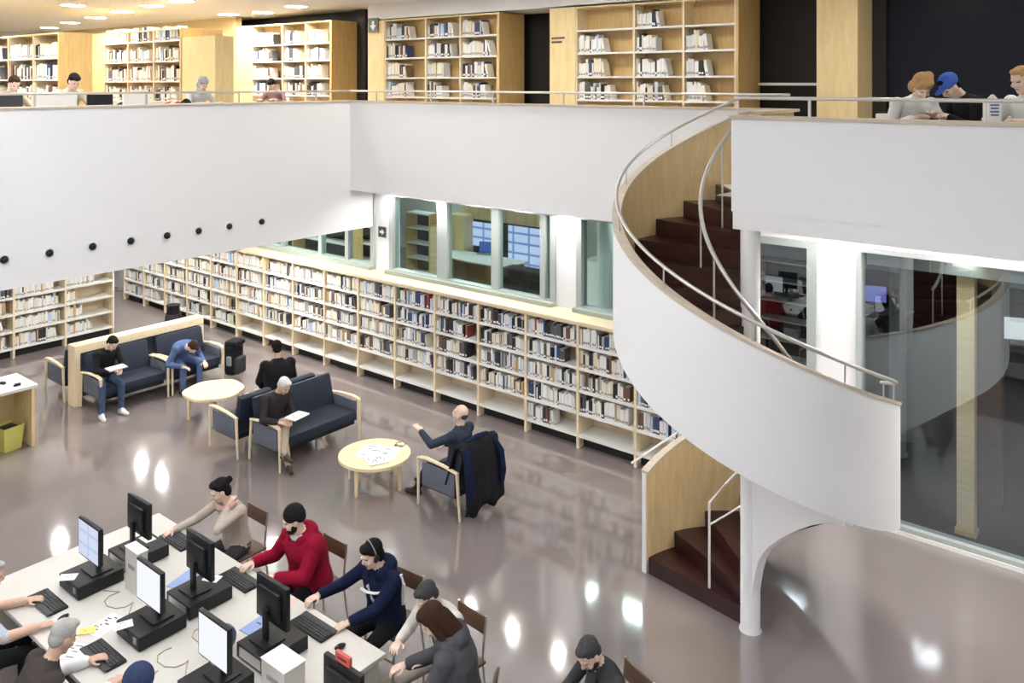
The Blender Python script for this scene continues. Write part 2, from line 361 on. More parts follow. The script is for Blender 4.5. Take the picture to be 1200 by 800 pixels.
# ------------------------------------------------------------------ spiral stair
SCX, SCY = 2.445*CA-8.709*SA, 2.445*SA+8.709*CA
def sp(s, r):       # s in degrees, measured from the view axis turning left, as the flight descends
    X, Z = -r*math.sin(R(s)), r*math.cos(R(s)); return (X*CA-Z*SA, X*SA+Z*CA)
def ztop(s):
    z = 5.114-0.01077*s
    if s > 190: z += 0.13*min(1, (s-190)/80)**2
    if s > 270: z += 0.25*min(1, (s-270)/80)
    return min(PT, z)
S0, S1 = -15, 403
NST, DS = 24, 17.4
RISE = UF/NST
stair = thing('spiral_staircase', 'white spiral staircase with dark red treads and wood-lined parapet', 'staircase', (SCX, SCY, 0))
LINING = wood('lining_oak', (0.56, 0.40, 0.20), (0.66, 0.50, 0.28), 0.4, (10, 10, 1.5))
def helix_wall(name, ra, rb, top, bot, m, s0=S0, s1=S1, st=3, smooth=True):
    q = MB(); ss = [s0+(s1-s0)*k/int((s1-s0)/st) for k in range(int((s1-s0)/st)+1)]
    vs = []; fs = []
    for s in ss:
        (ax, ay), (bx_, by_) = sp(s, ra), sp(s, rb)
        vs += [(ax, ay, bot(s)), (bx_, by_, bot(s)), (bx_, by_, top(s)), (ax, ay, top(s))]
    for k in range(len(ss)-1):
        for j in range(4): fs.append((4*k+j, 4*k+(j+1)%4, 4*k+4+(j+1)%4, 4*k+4+j))
    fs += [(3,2,1,0), tuple(4*(len(ss)-1)+j for j in range(4))]
    q.add(vs, fs); return q.obj(name, m, stair, smooth)
zb = lambda s: max(0.0, ztop(min(s, 270))-1.19-0.01077*max(0, s-270)-0.004*max(0, s-285)) if s < 360 else 0.0
helix_wall('outer_wall', 1.345, 1.40, lambda s: ztop(s)-0.02, zb, WHITE)
helix_wall('wood_lining', 1.325, 1.344, lambda s: ztop(s)-0.02, lambda s: max(0.0, zb(s)+0.15), LINING)
helix_wall('wall_cap', 1.315, 1.41, lambda s: ztop(s)+0.012, lambda s: ztop(s)-0.019, CAPM)
for k in range(NST):
    s_a = S1-1-k*DS; s_b = s_a-DS-2.0; z1 = (k+1)*RISE; z0 = max(0.0, z1-RISE-0.06)
    if k == NST-1: s_b = s_a-3
    q = MB(); n = 5; vs = []; 
    for j in range(n+1):
        s = s_a+(s_b-s_a)*j/n
        for r in (0.10, 1.323):
            x, y = sp(s, r); vs += [(x, y, z0 if k < 2 or j == 0 else z0+0.0), (x, y, z1)]
    fs = []
    for j in range(n):
        a = 4*j; b = a+4
        fs += [(a+1, a+3, b+3, b+1), (a, b, b+2, a+2), (a+2, b+2, b+3, a+3), (a, a+1, b+1, b)]
    fs += [(0, 2, 3, 1), (4*n, 4*n+1, 4*n+3, 4*n+2)]
    q.add(vs, fs); q.obj('tread', REDWOOD, stair)
# white soffit under the treads
helix_wall('soffit', 0.10, 1.344, lambda s: max(0.02, (S1-s)/DS*RISE-0.16), lambda s: max(0.0, (S1-s)/DS*RISE-0.26), WHITE, 8, 372)
q = MB(); q.lathe([(0.115, 0), (0.10, 0.03), (0.10, 4.10)], n=24); q.obj('column', WHITE, stair, True)
# arched bracket carrying the outer wall from the column
q = MB(); SB = 203; prof = []
zt_ = lambda r: (zb(SB)+0.03)
prof = [(0.06, 0.0), (0.085, 0.0), (0.095, 0.35), (0.12, 0.52), (0.15, 0.67), (0.20, 0.82), (0.27, 0.93), (0.35, 1.03), (0.5, 1.18), (0.65, 1.31), (0.8, 1.43), (0.95, 1.53), (1.1, 1.62), (1.25, 1.68), (1.345, 1.70)]
vs = []; fs = []
for r, z in prof:
    for ds in (-1, 1):
        x, y = sp(SB+ds*math.degrees(math.asin(min(0.9, 0.05/max(r, 0.06)))), r); vs += [(x, y, z), (x, y, zb(SB)+0.04)]
for k in range(len(prof)-1):
    a = 4*k; b = a+4; fs += [(a, b, b+1, a+1), (a+2, a+3, b+3, b+2), (a, a+2, b+2, b), (a+1, b+1, b+3, a+3)]
fs += [(0, 1, 3, 2), (len(vs)-4, len(vs)-2, len(vs)-1, len(vs)-3)]
q.add(vs, fs); q.obj('bracket', WHITE, stair, True)
def helix_rail(name, r, dz, s0, s1, rad, m, flat=1.0):
    q = MB(); n = int((s1-s0)/5); q.tube([(*sp(s0+(s1-s0)*k/n, r), ztop(s0+(s1-s0)*k/n)+dz) for k in range(n+1)], rad, 8, flat=flat)
    return q.obj(name, m, stair, True)
helix_rail('outer_handrail', 1.365, 0.19, -15, 272, 0.018, RAILM)
helix_rail('inner_handrail', 0.50, 0.06, -5, 262, 0.022, RAILM)
for s in range(-10, 275, 35):
    x, y = sp(s, 1.365); q = MB(); q.tube([(x, y, ztop(s)), (x, y, ztop(s)+0.185)], 0.008, 6); q.obj('baluster', RAILM, stair)
for s in (20, 70, 120, 170, 220, 260):
    x, y = sp(s, 0.50); k = int((S1-1-s)/DS); q = MB(); q.tube([(x, y, (k+1)*RISE), (x, y, ztop(s)+0.06)], 0.011, 6); q.obj('baluster', RAILM, stair)
# white handrail of the lowest steps
xa, ya = sp(399, 0.52); xb, yb = sp(375, 0.50); xc, yc = sp(345, 0.46)
q = MB(); q.tube([(xa, ya, RISE), (xa, ya, 1.10), (xb, yb, 1.26), (xc, yc, 1.55)], 0.014, 8); q.obj('lower_handrail', SHELFWHITE, stair, True)
q = MB(); q.tube([(xa, ya, 0.86), (xb, yb, 0.92), (xc, yc, 1.1)], 0.010, 8); q.obj('lower_midrail', SHELFWHITE, stair, True)
# outside brace rail by the lower wall
(xa, ya), (xb, yb) = sp(401, 1.60), sp(378, 1.46)
q = MB(); q.tube([(xa, ya, 1.16), (xb, yb, 1.46), (*sp(372, 1.40), 1.50)], 0.014, 8); q.obj('outside_rail', SHELFWHITE, stair, True)

# ------------------------------------------------------------------ bookcases and their books
BOOKS = []      # x, y, z, rz, thickness, depth, height, lean, colour index, label place
BCOL = {'white': (0.80,0.79,0.76), 'cream': (0.74,0.68,0.54), 'black': (0.018,0.018,0.022), 'brown': (0.17,0.09,0.055), 'dark blue': (0.03,0.055,0.15),
        'light blue': (0.45,0.58,0.75), 'grey': (0.36,0.36,0.37), 'dark grey': (0.09,0.09,0.10), 'red': (0.26,0.05,0.04), 'green': (0.09,0.16,0.11), 'tan': (0.50,0.33,0.17), 'pale grey': (0.62,0.63,0.64)}
PAL_LIGHT = ['white']*9+['cream']*5+['black']*2+['pale grey']*3+['light blue']+['dark grey']+['tan']
PAL_MIX = ['white']*9+['cream']*5+['black']*4+['brown']*2+['dark blue']+['dark grey']*3+['grey']*2+['pale grey']*3+['tan']*2+['light blue']
PAL_DARK = ['black']*5+['dark grey']*3+['dark blue']*2+['white']*7+['pale grey']*4+['brown','red','green']+['light blue']*2
PAL_UP = ['white']*8+['cream']*4+['pale grey']*4+['black']*2+['dark blue','brown','light blue','dark grey']
rb = random.Random(11)
def fill(org, rz, width, zsh, hmax, fillfrac, pal, place, dmin=0.15, dmax=0.21, front=0.03, tmin=0.018, tmax=0.048, hmin=0.62):
    """books along local +x from org; local -y is the shelf front"""
    x = 0.012; end = width*fillfrac; hb = rb.uniform(hmin+0.08, 0.86); last = None; run = 0
    while x < end-0.03:
        if run <= 0: col = rb.choice(pal); run = rb.choice((1,1,1,1,2,3)); hb = rb.uniform(hmin, 0.9)
        run -= 1
        t = rb.uniform(tmin, tmax); h = hmax*min(0.93, hb*rb.uniform(0.93, 1.05)); d = rb.uniform(dmin, dmax)
        lean = 0.0
        if rb.random() < 0.025 and x > 0.1: x += 0.03
        if x+t > width-0.012: break
        y = front+rb.uniform(0, 0.02)+d/2
        c, s_ = math.cos(rz), math.sin(rz); lx = x+t/2
        BOOKS.append((org[0]+lx*c-y*s_, org[1]+lx*s_+y*c, zsh, rz, t*0.96, d, h, lean, col, place))
        x += t
    if fillfrac < 0.95 and rb.random() < 0.6 and x+0.12 < width:   # last one leans
        t = rb.uniform(tmin, tmax); h = hmax*0.72; lean = rb.uniform(0.12, 0.25); lx = x+h*math.sin(lean)*0.5+t*0.6
        c, s_ = math.cos(rz), math.sin(rz); y = front+0.1
        BOOKS.append((org[0]+lx*c-y*s_, org[1]+lx*s_+y*c, zsh+0.003, rz, t, 0.18, h, -lean, rb.choice(pal), place))

PITCH, BX0, BFY = 1.0153, -21.6226, 10.74
SHZ = [0.215+0.343*k for k in range(5)]; BCH = 1.905
ROWN = ['bottom', 'fourth', 'third', 'second', 'top']
panel_m = B(-0.02, 0.0, 0, 0.44, 0, BCH).mesh('side_panel', PALEOAK)
panel_m2 = B(0, 0.02, 0, 0.44, 0, BCH).mesh('side_panel', PALEOAK)
W = PITCH-0.04
shelf_m = B(0.0, W, 0.012, 0.42, -0.044, 0).mesh('shelf', SHELFWHITE)
back_m = B(0.0, W, 0.42, 0.44, 0.18, BCH).mesh('back_panel', SHELFWOOD)
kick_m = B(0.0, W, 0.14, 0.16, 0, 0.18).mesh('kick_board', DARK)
top_m = B(0.0, W, 0.012, 0.42, BCH-0.03, BCH).mesh('top_board', PALEOAK)
def bay(loc, rz, label, group):
    t = thing('bookcase_bay', label, 'bookcase', loc, rz, group)
    link('side_panel', panel_m2, t, (0, 0, 0)); link('side_panel', panel_m, t, (W+0.04, 0, 0))
    for z in SHZ: link('shelf', shelf_m, t, (0.02, 0, z))
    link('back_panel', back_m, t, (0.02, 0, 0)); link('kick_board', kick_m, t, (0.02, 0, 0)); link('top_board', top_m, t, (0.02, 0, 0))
    return t
NB = 16
for k in range(NB):
    nst = NB-1-k                   # order counted from the stair
    lab = ORD[nst]
    bay((BX0+PITCH*k, BFY, 0), 0, '%s bay from the spiral stair in the long low oak bookcase' % lab, 'bays of the long low bookcase')
    px = 145 if k == 0 else 0
    for r in range(5):
        ff = rb.choice((0.97, 0.97, 0.9, 0.85, 0.75))
        if r == 4: ff = 0.97
        if k <= 5: pal = PAL_LIGHT
        elif k <= 9: pal = PAL_LIGHT if rb.random() < 0.6 else PAL_MIX
        else: pal = PAL_MIX if rb.random() < 0.6 else PAL_DARK
        if r == 0:
            if k <= 3: ff = rb.choice((0.6, 0.8)); pal = PAL_LIGHT
            elif k == 4: ff = 0.9
            elif k == 13: ff = 0.5
            else: continue
        if k == 15 and r in (1,): ff = 0.7; pal = PAL_DARK
        fill((BX0+PITCH*k+0.02, BFY), 0, W, SHZ[r], 0.30, ff, pal,
             ('long', '%s shelf, %s bay from the spiral stair' % (ROWN[r], lab)))
m = MB(); m.box(BX0, BX0+PITCH*NB, BFY-0.02, WY-0.005, BCH, BCH+0.045)
tag(m.obj('counter_top', PALEOAK), 'long pale oak counter top over the low bookcase below the windows', 'counter top')
# bookcase under the left gallery, facing the sofas
LBX, LBY = -18.72, 9.07
for k in range(4):
    yb = LBY-PITCH*(k+1)
    bay((LBX, yb, 0), R(90), '%s bay from the far end of the bookcase under the left gallery' % ORD[k], 'bays of the bookcase under the left gallery')
    for r in range(5):
        fill((LBX, yb+0.02), R(90), W, SHZ[r], 0.30, (0.55, 0.35, 0.25, 0.6, 0.97)[r] if k == 0 else rb.choice((0.9, 0.95, 0.8)), PAL_LIGHT+['tan','cream'],
             ('left', '%s shelf, %s bay under the left gallery' % (ROWN[r], ORD[k])))

# tall wood bookcases of the upper level
USH = [UF+0.13, UF+0.53, 5.32, 5.71, 6.11, 6.50]
def tall_case(label, x0, x1, cols, yf, depth, ztop_, panel_left, side_right, place, fillf, shelves=USH, lit=None):
    t = thing('tall_bookcase', label, 'bookcase', (0,0,0), 0, 'tall wooden bookcases on the upper level')
    if panel_left:
        q = MB(); q.box(x0-panel_left, x0-0.002, yf-0.02, yf+depth, UF, ztop_); q.obj('end_panel', YELLOWOAK, t)
    q = MB(); q.box(x1, x1+0.04, yf-0.02, yf+depth, UF, ztop_); q.obj('side_panel', HONEY, t)
    q = MB(); q.box(x0, x1, yf+0.32, yf+0.34, UF, ztop_-0.03); q.obj('back_panel', HONEY, t)
    q = MB(); q.box(x0, x1, yf, yf+0.34, ztop_-0.03, ztop_); q.obj('top_board', YELLOWOAK, t)
    xs = [x0]+list(cols)+[x1]
    for j, x in enumerate(xs):
        q = MB(); q.box(x-0.018 if j else x, x+0.018 if j < len(xs)-1 else x, yf-0.01, yf+0.32, UF, ztop_-0.03)
        if 0 < j < len(xs)-1: q.obj('divider', PALEOAK, t)
        else:
            q = MB(); xx = x if j == 0 else x-0.03; q.box(xx, xx+0.03, yf-0.01, yf+0.32, UF, ztop_-0.03); q.obj('divider', PALEOAK, t)
    for j in range(len(xs)-1):
        a = xs[j]+(0.03 if j == 0 else 0.018); b = xs[j+1]-(0.03 if j == len(xs)-2 else 0.018)
        for r, z in enumerate(shelves):
            q = MB(); q.box(a, b, yf, yf+0.32, z-0.03, z); q.obj('shelf', SHELFWHITE, t)
            if z < 5.2: continue
            ff = fillf[j % len(fillf)]*rb.uniform(0.75, 1.15)
            if 'by the stair' in place and z == 6.50 and j != 1: ff = 0
            if ff > 0.05: fill((a, yf), 0, b-a, z, 0.34, min(0.97, ff), PAL_UP, ('up', place % ('%s shelf' % {5.32: 'low', 5.71: 'middle', 6.11: 'upper', 6.50: 'top'}.get(z, 'high'))), 0.17, 0.23, 0.02, 0.022, 0.055)
    return t
def rx(px, Y):
    u = (px-600)/F_PX; Z = Y/(u*SA+CA); return u*Z*CA-Z*SA
YU = 12.0
tE = tall_case('tall wooden bookcase with sparse shelves beside the top of the stair', rx(675,YU), rx(863,YU), [rx(743,YU), rx(801,YU)], YU, 0.78, 6.90,
          rx(675,YU)-rx(645,YU), True, '%s of the upper bookcase by the stair', (0.55, 0.6, 0.45))
tD = tall_case('tall wooden bookcase under a white bulkhead on the upper level', rx(451,YU), rx(584,YU), [rx(499,YU), rx(539.5,YU)], YU, 0.72, 6.90,
          rx(451,YU)-rx(432,YU), True, '%s of the upper bookcase under the bulkhead', (0.5, 0.62, 0.7))
tC = tall_case('tall wooden bookcase facing the corner of the left and back galleries', rx(295,YU), rx(388,YU), [rx(331,YU), rx(358,YU)], YU, 0.95, 6.98,
          rx(295,YU)-rx(278,YU), True, '%s of the upper bookcase by the gallery corner', (0.7, 0.85, 0.7))
YB = 9.0
tB = tall_case('tall bookcase with wide yellow end panels behind the left gallery', rx(122,YB), rx(212,YB), [rx(150,YB), rx(180,YB)], YB, 0.9, 6.70,
          rx(122,YB)-rx(71,YB), True, '%s of the wide-panelled upper bookcase', (0.85, 0.9, 0.9), [UF+0.1, 4.84, 5.23, 5.64, 6.05, 6.47])
q = MB(); q.box(rx(212,YB)+0.04, rx(252,YB), YB, YB+0.4, UF, 6.50); q.obj('end_panel', YELLOWOAK, tB)
YA = 7.0
tA = tall_case('tall crowded bookcase furthest along the left gallery', rx(-40,YA), rx(69,YA), [rx(10,YA), rx(39,YA)], YA, 0.6, 6.55,
          0, True, '%s of the crowded upper bookcase', (0.9, 0.92, 0.95), [UF+0.1, 4.84, 5.25, 5.67, 6.08])
# small printed lines on the end panels
for (x, y, z, t) in ((rx(653,YU), YU-0.021, 6.36, tE), (rx(83,YB), YB-0.021, 6.22, tB)):
    q = MB()
    for j, (a, b) in enumerate(((0, 0.28), (0, 0.22))):
        for c in range(7):
            xx = a+(b-a)*c/7; q.box(x-0.1+xx, x-0.1+xx+(b-a)/9, y-0.004, y, z-0.07*j, z-0.07*j+0.035)
    q.obj('lettering', DGREY, t)
# bulkheads and posts of the upper level
struct('wall_bulkhead', B(rx(432,YU), rx(640,YU), YU-0.02, 12.9, 6.92, CZ), WHITE)
struct('wall_bulkhead_stair', B(rx(640,YU), rx(890,YU), YU-0.02, 12.9, 6.93, CZ), WHITE)
struct('wall_upper_left_back', B(-29.9, rx(277,12.2), 12.2, 12.35, UF, CZ), YELLOWOAK)
q = MB(); q.box(rx(957,12.0), rx(1005,12.0), 12.0, 12.7, UF, CZ); struct('wall_wood_pier', q, YELLOWOAK)
struct('trim_6', B(rx(885,12.4), rx(957,12.4), 12.5, 12.6, 5.56, 5.60), RAILM)
struct('trim_7', B(rx(1022,12.74)-0.02, rx(1040,12.74), 12.66, 12.74, UF, CZ), DARK)
struct('trim_8', B(rx(420,12.8), rx(432,12.8), 12.7, 12.94, UF, CZ), DARK)
exit_sign(rx(438,YU-0.03), YU-0.03, 6.80, 0.15, 'dark square sign with a white downward arrow on the upper wood panel', True)

# ------------------------------------------------------------------ lounge furniture
def armseat(name, label, cat, loc, rz, Wd, group=None, side_fab=True):
    t = thing(name, label, cat, (*loc, 0), rz, group); w2 = Wd/2
    q = MB(); q.rbox((0, 0.03, 0.385), (Wd-0.14, 0.64, 0.15), 0.04); q.obj('seat_cushion', NAVY, t, True)
    q = MB(); q.rbox((0, -0.30, 0.635), (Wd-0.14, 0.12, 0.56), 0.045, rx=R(14)); q.obj('backrest', NAVY, t, True)
    q = MB(); q.box(-w2+0.08, w2-0.08, -0.27, 0.29, 0.24, 0.31); q.obj('seat_frame', BLACK, t)
    for s in (-1, 1):
        if side_fab:
            q = MB(); q.rbox((s*(w2-0.045), 0.0, 0.43), (0.03, 0.58, 0.30), 0.012); q.obj('side_panel', GREYFAB, t, True)
        q = MB(); x = s*(w2-0.035)
        q.tube([(x, -0.36, 0.60), (x, -0.1, 0.635), (x, 0.2, 0.65), (x, 0.32, 0.635), (x, 0.36, 0.60)], [0.026, 0.03, 0.034, 0.032, 0.028], 8, flat=0.62)
        q.obj('armrest', PALEOAK, t, True)
        for yy, tz in ((0.35, 0.63), (-0.34, 0.60)):
            q = MB(); q.tube([(x, yy, tz), (x, yy+(0.01 if yy > 0 else -0.05), 0.0)], [0.025, 0.016], 8); q.obj('leg', PALEOAK, t, True)
    return t
armseat('sofa', 'navy sofa with pale wooden arms against the wood partition, man reading on it', 'sofa', (-14.66, 7.32), R(-90), 1.26, 'navy sofas')
armseat('sofa', 'navy sofa against the wood partition with a person in denim slumped on it', 'sofa', (-14.66, 8.50), R(-90), 1.08, 'navy sofas')
armseat('sofa', 'navy two-seat sofa with pale arms where the white haired man reads', 'sofa', (-10.62, 8.12), R(-90), 1.56, 'navy sofas')
armseat('armchair', 'empty navy armchair with grey side panels behind the reading man', 'armchair', (-11.50, 7.56), R(90), 0.70, 'armchairs')
armseat('armchair', 'navy armchair holding the person in black with back turned', 'armchair', (-11.52, 8.40), R(90), 0.70, 'armchairs')
armseat('armchair', 'navy armchair with a dark coat hung over its back beside the round table', 'armchair', (-7.72, 8.33), R(90), 0.74, 'armchairs')
armseat('armchair', 'grey armchair standing behind the wood partition near the left bookcase', 'armchair', (-15.85, 6.95), R(90), 0.72, 'armchairs')
# wood partition behind the sofas
t = thing('wood_partition', 'pale wooden partition frame standing behind the two navy sofas', 'partition', (-15.2, 7.85, 0))
q = MB(); q.rbox((0, 0, 0.98), (0.26, 2.44, 0.14), 0.01); q.obj('top_beam', PALEOAK, t)
for s in (-1, 1):
    q = MB(); q.rbox((0, s*1.17, 0.455), (0.26, 0.10, 0.91), 0.008); q.obj('end_post', PALEOAK, t)
q = MB(); q.box(-0.02, 0.02, -1.12, 1.12, 0.12, 0.91); q.obj('infill_panel', GREYFAB, t)
# tables
def coffee_table(label, loc, r, h, lobed, legs, ang0=0.3):
    t = thing('coffee_table', label, 'table', (*loc, 0)); n = 64
    poly = []
    for k in range(n):
        a = 2*math.pi*k/n; rr = r*(1+(0.03*math.cos(6*a+0.6)+0.02*math.cos(3*a) if lobed else 0)); poly.append((rr*math.cos(a), rr*math.sin(a)))
    q = MB(); q.prism(poly, h-0.04, h); q.obj('tabletop', TABLEWOOD, t)
    for k in range(legs):
        a = ang0+2*math.pi*k/legs; x, y = 0.82*r*math.cos(a), 0.82*r*math.sin(a)
        q = MB(); q.tube([(x, y, h-0.04), (x*1.02, y*1.02, 0)], [0.032, 0.024], 10); q.obj('leg', TABLEWOOD, t, True)
    return t
coffee_table('low wooden coffee table with wavy edge in front of the wall sofas', G(251, 456, 0.47), 0.48, 0.47, True, 4, 0.9)
TX, TY = G(439, 531, 0.43)
coffee_table('round wooden coffee table covered with newspapers', (TX, TY), 0.50, 0.43, False, 4, -1.35)
def sheet(name, label, cat, x, y, z, rz, a, b, m, h=0.004, marks=None, group=None, markm=None):
    t = thing(name, label, cat, (x, y, z), rz, group)
    q = MB(); q.box(-a/2, a/2, -b/2, b/2, 0.0, h); q.obj('sheet', m, t)
    if marks:
        q = MB(); r_ = random.Random(int(abs(x*100)+abs(y*50)))
        for k in range(marks):
            u = -a*0.42+a*0.84*r_.random()*0.7; v = b*(0.42-0.84*(k+0.5)/marks); wd = a*r_.uniform(0.08, 0.26)
            q.box(u, min(a*0.45, u+wd), v-b*0.022, v+b*0.022, h, h+0.001)
        q.obj('print', markm or DGREY, t)['kind'] = 'stuff'
    return t
BLUEINK = mat('blue_ink', (0.10, 0.16, 0.36), 0.6)
sheet('newspaper', 'open newspaper with blue print on the round coffee table', 'newspaper', TX+0.02, TY+0.05, 0.431, 0.5, 0.56, 0.42, PAPER, 0.006, 9, None, BLUEINK)
sheet('newspaper', 'folded newspaper with dark headlines near the edge of the round table', 'newspaper', TX+0.16, TY-0.12, 0.438, -0.4, 0.36, 0.28, PAPER, 0.006, 6)
t = thing('eyeglasses', 'dark folded eyeglasses lying on the round coffee table', 'glasses', (TX+0.10, TY+0.36, 0.432), 0.3)
for s in (-1, 1):
    q = MB(); q.tube([(s*0.035+0.028*math.cos(a*0.7854), 0.022*math.sin(a*0.7854), 0.012) for a in range(9)], 0.005, 6); q.obj('lens_rim', BLACK, t)
    q = MB(); q.tube([(s*0.062, 0, 0.012), (s*0.07, 0.1, 0.012), (s*0.03, 0.13, 0.008)], 0.005, 6); q.obj('temple', BLACK, t)
t = thing('step_stool', 'dark grey step stool standing before the far bays of the long bookcase', 'stool', (*G(203, 379), 0), 0.5)
q = MB(); q.lathe([(0.21,0.0),(0.20,0.05),(0.175,0.22),(0.18,0.24)], n=20); q.obj('lower_drum', DGREY, t, True)
q = MB(); q.lathe([(0.15,0.24),(0.14,0.41),(0.155,0.42),(0.155,0.44)], n=20); q.obj('upper_drum', BLACK, t, True)
# left service counter with bin
cx, cy = -13.97, 5.55
t = thing('service_counter', 'white topped wooden service counter with open knee space', 'counter', (cx, cy, 0))
q = MB(); q.rbox((-0.36, -1.0, 0.93), (0.80, 2.06, 0.05), 0.008); q.obj('worktop', SHELFWHITE, t)
q = MB(); q.box(-0.72, 0.0, -0.045, 0.0, 0, 0.905); q.obj('side_panel', YELLOWOAK, t)
q = MB(); q.box(-0.72, -0.68, -1.95, -0.045, 0, 0.905); q.obj('back_panel', YELLOWOAK, t)
q = MB(); q.box(-0.72, 0.0, -2.0, -1.955, 0, 0.905); q.obj('side_panel', YELLOWOAK, t)
q = MB(); q.box(-0.68, -0.04, -1.0, -0.96, 0, 0.905); q.obj('divider', YELLOWOAK, t)
bx_, by_ = G(20, 520, 0.0)
t = thing('waste_bin', 'yellow-green plastic waste bin under the service counter', 'bin', (cx-0.22, cy-0.30, 0), 0.2)
q = MB(); h, a, b = 0.36, 0.13, 0.16
q.add([(-a,-a,0),(a,-a,0),(a,a,0),(-a,a,0),(-b,-b,h),(b,-b,h),(b,b,h),(-b,b,h),(-b+.015,-b+.015,h),(b-.015,-b+.015,h),(b-.015,b-.015,h),(-b+.015,b-.015,h),(-a+.015,-a+.015,.02),(a-.015,-a+.015,.02),(a-.015,a-.015,.02),(-a+.015,a-.015,.02)],
      [(0,3,2,1)]+[(i_,(i_+1)%4,4+(i_+1)%4,4+i_) for i_ in range(4)]+[(4+i_,4+(i_+1)%4,8+(i_+1)%4,8+i_) for i_ in range(4)]+[(8+i_,8+(i_+1)%4,12+(i_+1)%4,12+i_) for i_ in range(4)]+[(12,13,14,15)])
q.obj('tub', mat('yellow_plastic', (0.55, 0.52, 0.12), 0.45), t)
q = MB(); q.rbox((0,0,0.29),(0.25,0.25,0.10),0.03); q.obj('bin_liner', BLACK, t, True)
for k, (px, py) in enumerate(((3, 450), (20, 452))):
    x, y = G(px, py, 0.955)
    q = MB(); q.rbox((0,0,0.012),(0.10,0.05,0.024),0.008); q.obj('body', BLACK, (t2 := thing('stapler', 'small black desk tool lying on the white service counter', 'stationery', (x, y, 0.956), 0.4+k, 'desk tools on the counter')), True)
    q = MB(); q.rbox((0.01,0,0.034),(0.085,0.03,0.014),0.005); q.obj('arm', DGREY, t2, True)

# ------------------------------------------------------------------ computer desks
DX0, DX1, DY0, DY1, DZ = -9.15, -5.39, 3.15, 4.95, 0.74
def desk(label, x0, x1, y0, y1):
    t = thing('computer_desk', label, 'desk')
    q = MB(); q.rbox(((x0+x1)/2, (y0+y1)/2, DZ-0.02), (x1-x0, y1-y0, 0.04), 0.006); q.obj('tabletop', DESKW, t)
    for x in (x0+0.04, x1-0.07): q = MB(); q.box(x, x+0.03, y0+0.05, y1-0.05, 0, DZ-0.04); q.obj('end_panel', DESKW, t)
    q = MB(); q.box(x0+0.07, x1-0.07, (y0+y1)/2-0.015, (y0+y1)/2+0.015, 0.15, DZ-0.04); q.obj('modesty_panel', DESKW, t)
desk('long white computer desk crowded with monitors and keyboards', DX0, DX1, DY0, DY1)
desk('white desk continuing past the end of the long computer desk', -5.22, -2.4, 2.7, 4.42)

def monitor_parts(t, screen, rzs=0):
    q = MB(); q.rbox((0, 0.06, 0.006), (0.24, 0.20, 0.012), 0.004); q.obj('base', BLACK, t)
    q = MB(); q.rbox((0, 0.075, 0.14), (0.06, 0.035, 0.26), 0.008); q.obj('stand', BLACK, t)
    q = MB(); q.rbox((0, 0.0, 0.30), (0.43, 0.045, 0.36), 0.012); q.rbox((0, 0.035, 0.30), (0.30, 0.05, 0.24), 0.02); c = q.obj('housing', BLACK, t, True)
    q = MB(); q.box(-0.198, 0.198, -0.0245, -0.022, 0.137, 0.463); q.obj('screen', screen, c)
    q = MB(); q.bx((0, -0.023, 0.128), (0.05, 0.006, 0.008)); q.obj('button_strip', GREYP, c)
    return t
OFFSCREEN = mat('screen_off', (0.02, 0.022, 0.028), 0.15)
def workstation(x, yp, yk, rz, screen, who, mon=True):
    d = 1 if rz == 0 else -1
    t = thing('desktop_computer', 'desktop computer under the monitor %s' % who, 'computer', (x, yp, DZ), rz, 'desktop computers')
    q = MB(); q.rbox((0, 0, 0.068), (0.40, 0.44, 0.12), 0.008); cs = q.obj('case', BLACK, t)
    q = MB(); q.bx((-0.06, -0.222, 0.085), (0.16, 0.006, 0.03)); q.obj('disc_drive', DGREY, cs)
    q = MB(); q.bx((0.13, -0.222, 0.08), (0.05, 0.006, 0.05)); q.obj('front_badge', GREYP, cs)
    q = MB(); q.bx((0, 0.222, 0.07), (0.30, 0.006, 0.08)); q.obj('rear_plate', STEEL, cs)
    for sx in (-0.17, 0.17):
        q = MB(); q.bx((sx, 0, 0.004), (0.03, 0.36, 0.008)); q.obj('foot', DGREY, t)
    t = thing('monitor', 'black flat monitor %s' % who, 'monitor', (x+0.02*d, yp-0.02*d, DZ+0.128), rz, 'monitors')
    monitor_parts(t, screen)
    keyboard(x, yk, DZ, rz, 'black keyboard %s' % who)
def keyboard(x, y, z, rz, label):
    t = thing('keyboard', label, 'keyboard', (x, y, z), rz, 'keyboards')
    q = MB(); q.rbox((0, 0, 0.012), (0.45, 0.17, 0.022), 0.006); kb = q.obj('body', BLACK, t, True)
    for r in range(4):
        q = MB()
        for c in range(14): q.bx((-0.20+0.0307*c, 0.045-0.028*r, 0.026), (0.024, 0.021, 0.008))
        q.obj('key_row', DGREY, kb)
    q = MB(); q.bx((0, -0.078, 0.018), (0.45, 0.05, 0.012)); q.obj('palm_rest', DGREY, t)
def mouse(x, y, rz, label):
    t = thing('computer_mouse', label, 'mouse', (x, y, DZ), rz, 'computer mice')
    q = MB(); q.ell((0,0,0.020), (0.03,0.055,0.019), n=14); q.obj('shell', BLACK, t, True)
    q = MB(); q.ell((0,0.03,0.036), (0.005,0.012,0.005), n=8); q.obj('wheel', GREYP, t, True)
workstation(-8.36, 3.84, 3.44, 0, SCREENB, 'showing a pale blue page')
workstation(-7.22, 3.84, 3.42, 0, SCREENW, 'with white screen facing the vested man')
workstation(-6.10, 3.78, 3.42, 0, SCREENW, 'facing the person in the dark blue hood')
workstation(-8.42, 4.34, 4.76, R(180), SCREENW, 'turned towards the woman in beige')
workstation(-7.28, 4.34, 4.76, R(180), SCREENW, 'turned towards the man in red')
workstation(-6.14, 4.34, 4.76, R(180), SCREENW, 'turned towards the man in the navy jacket')
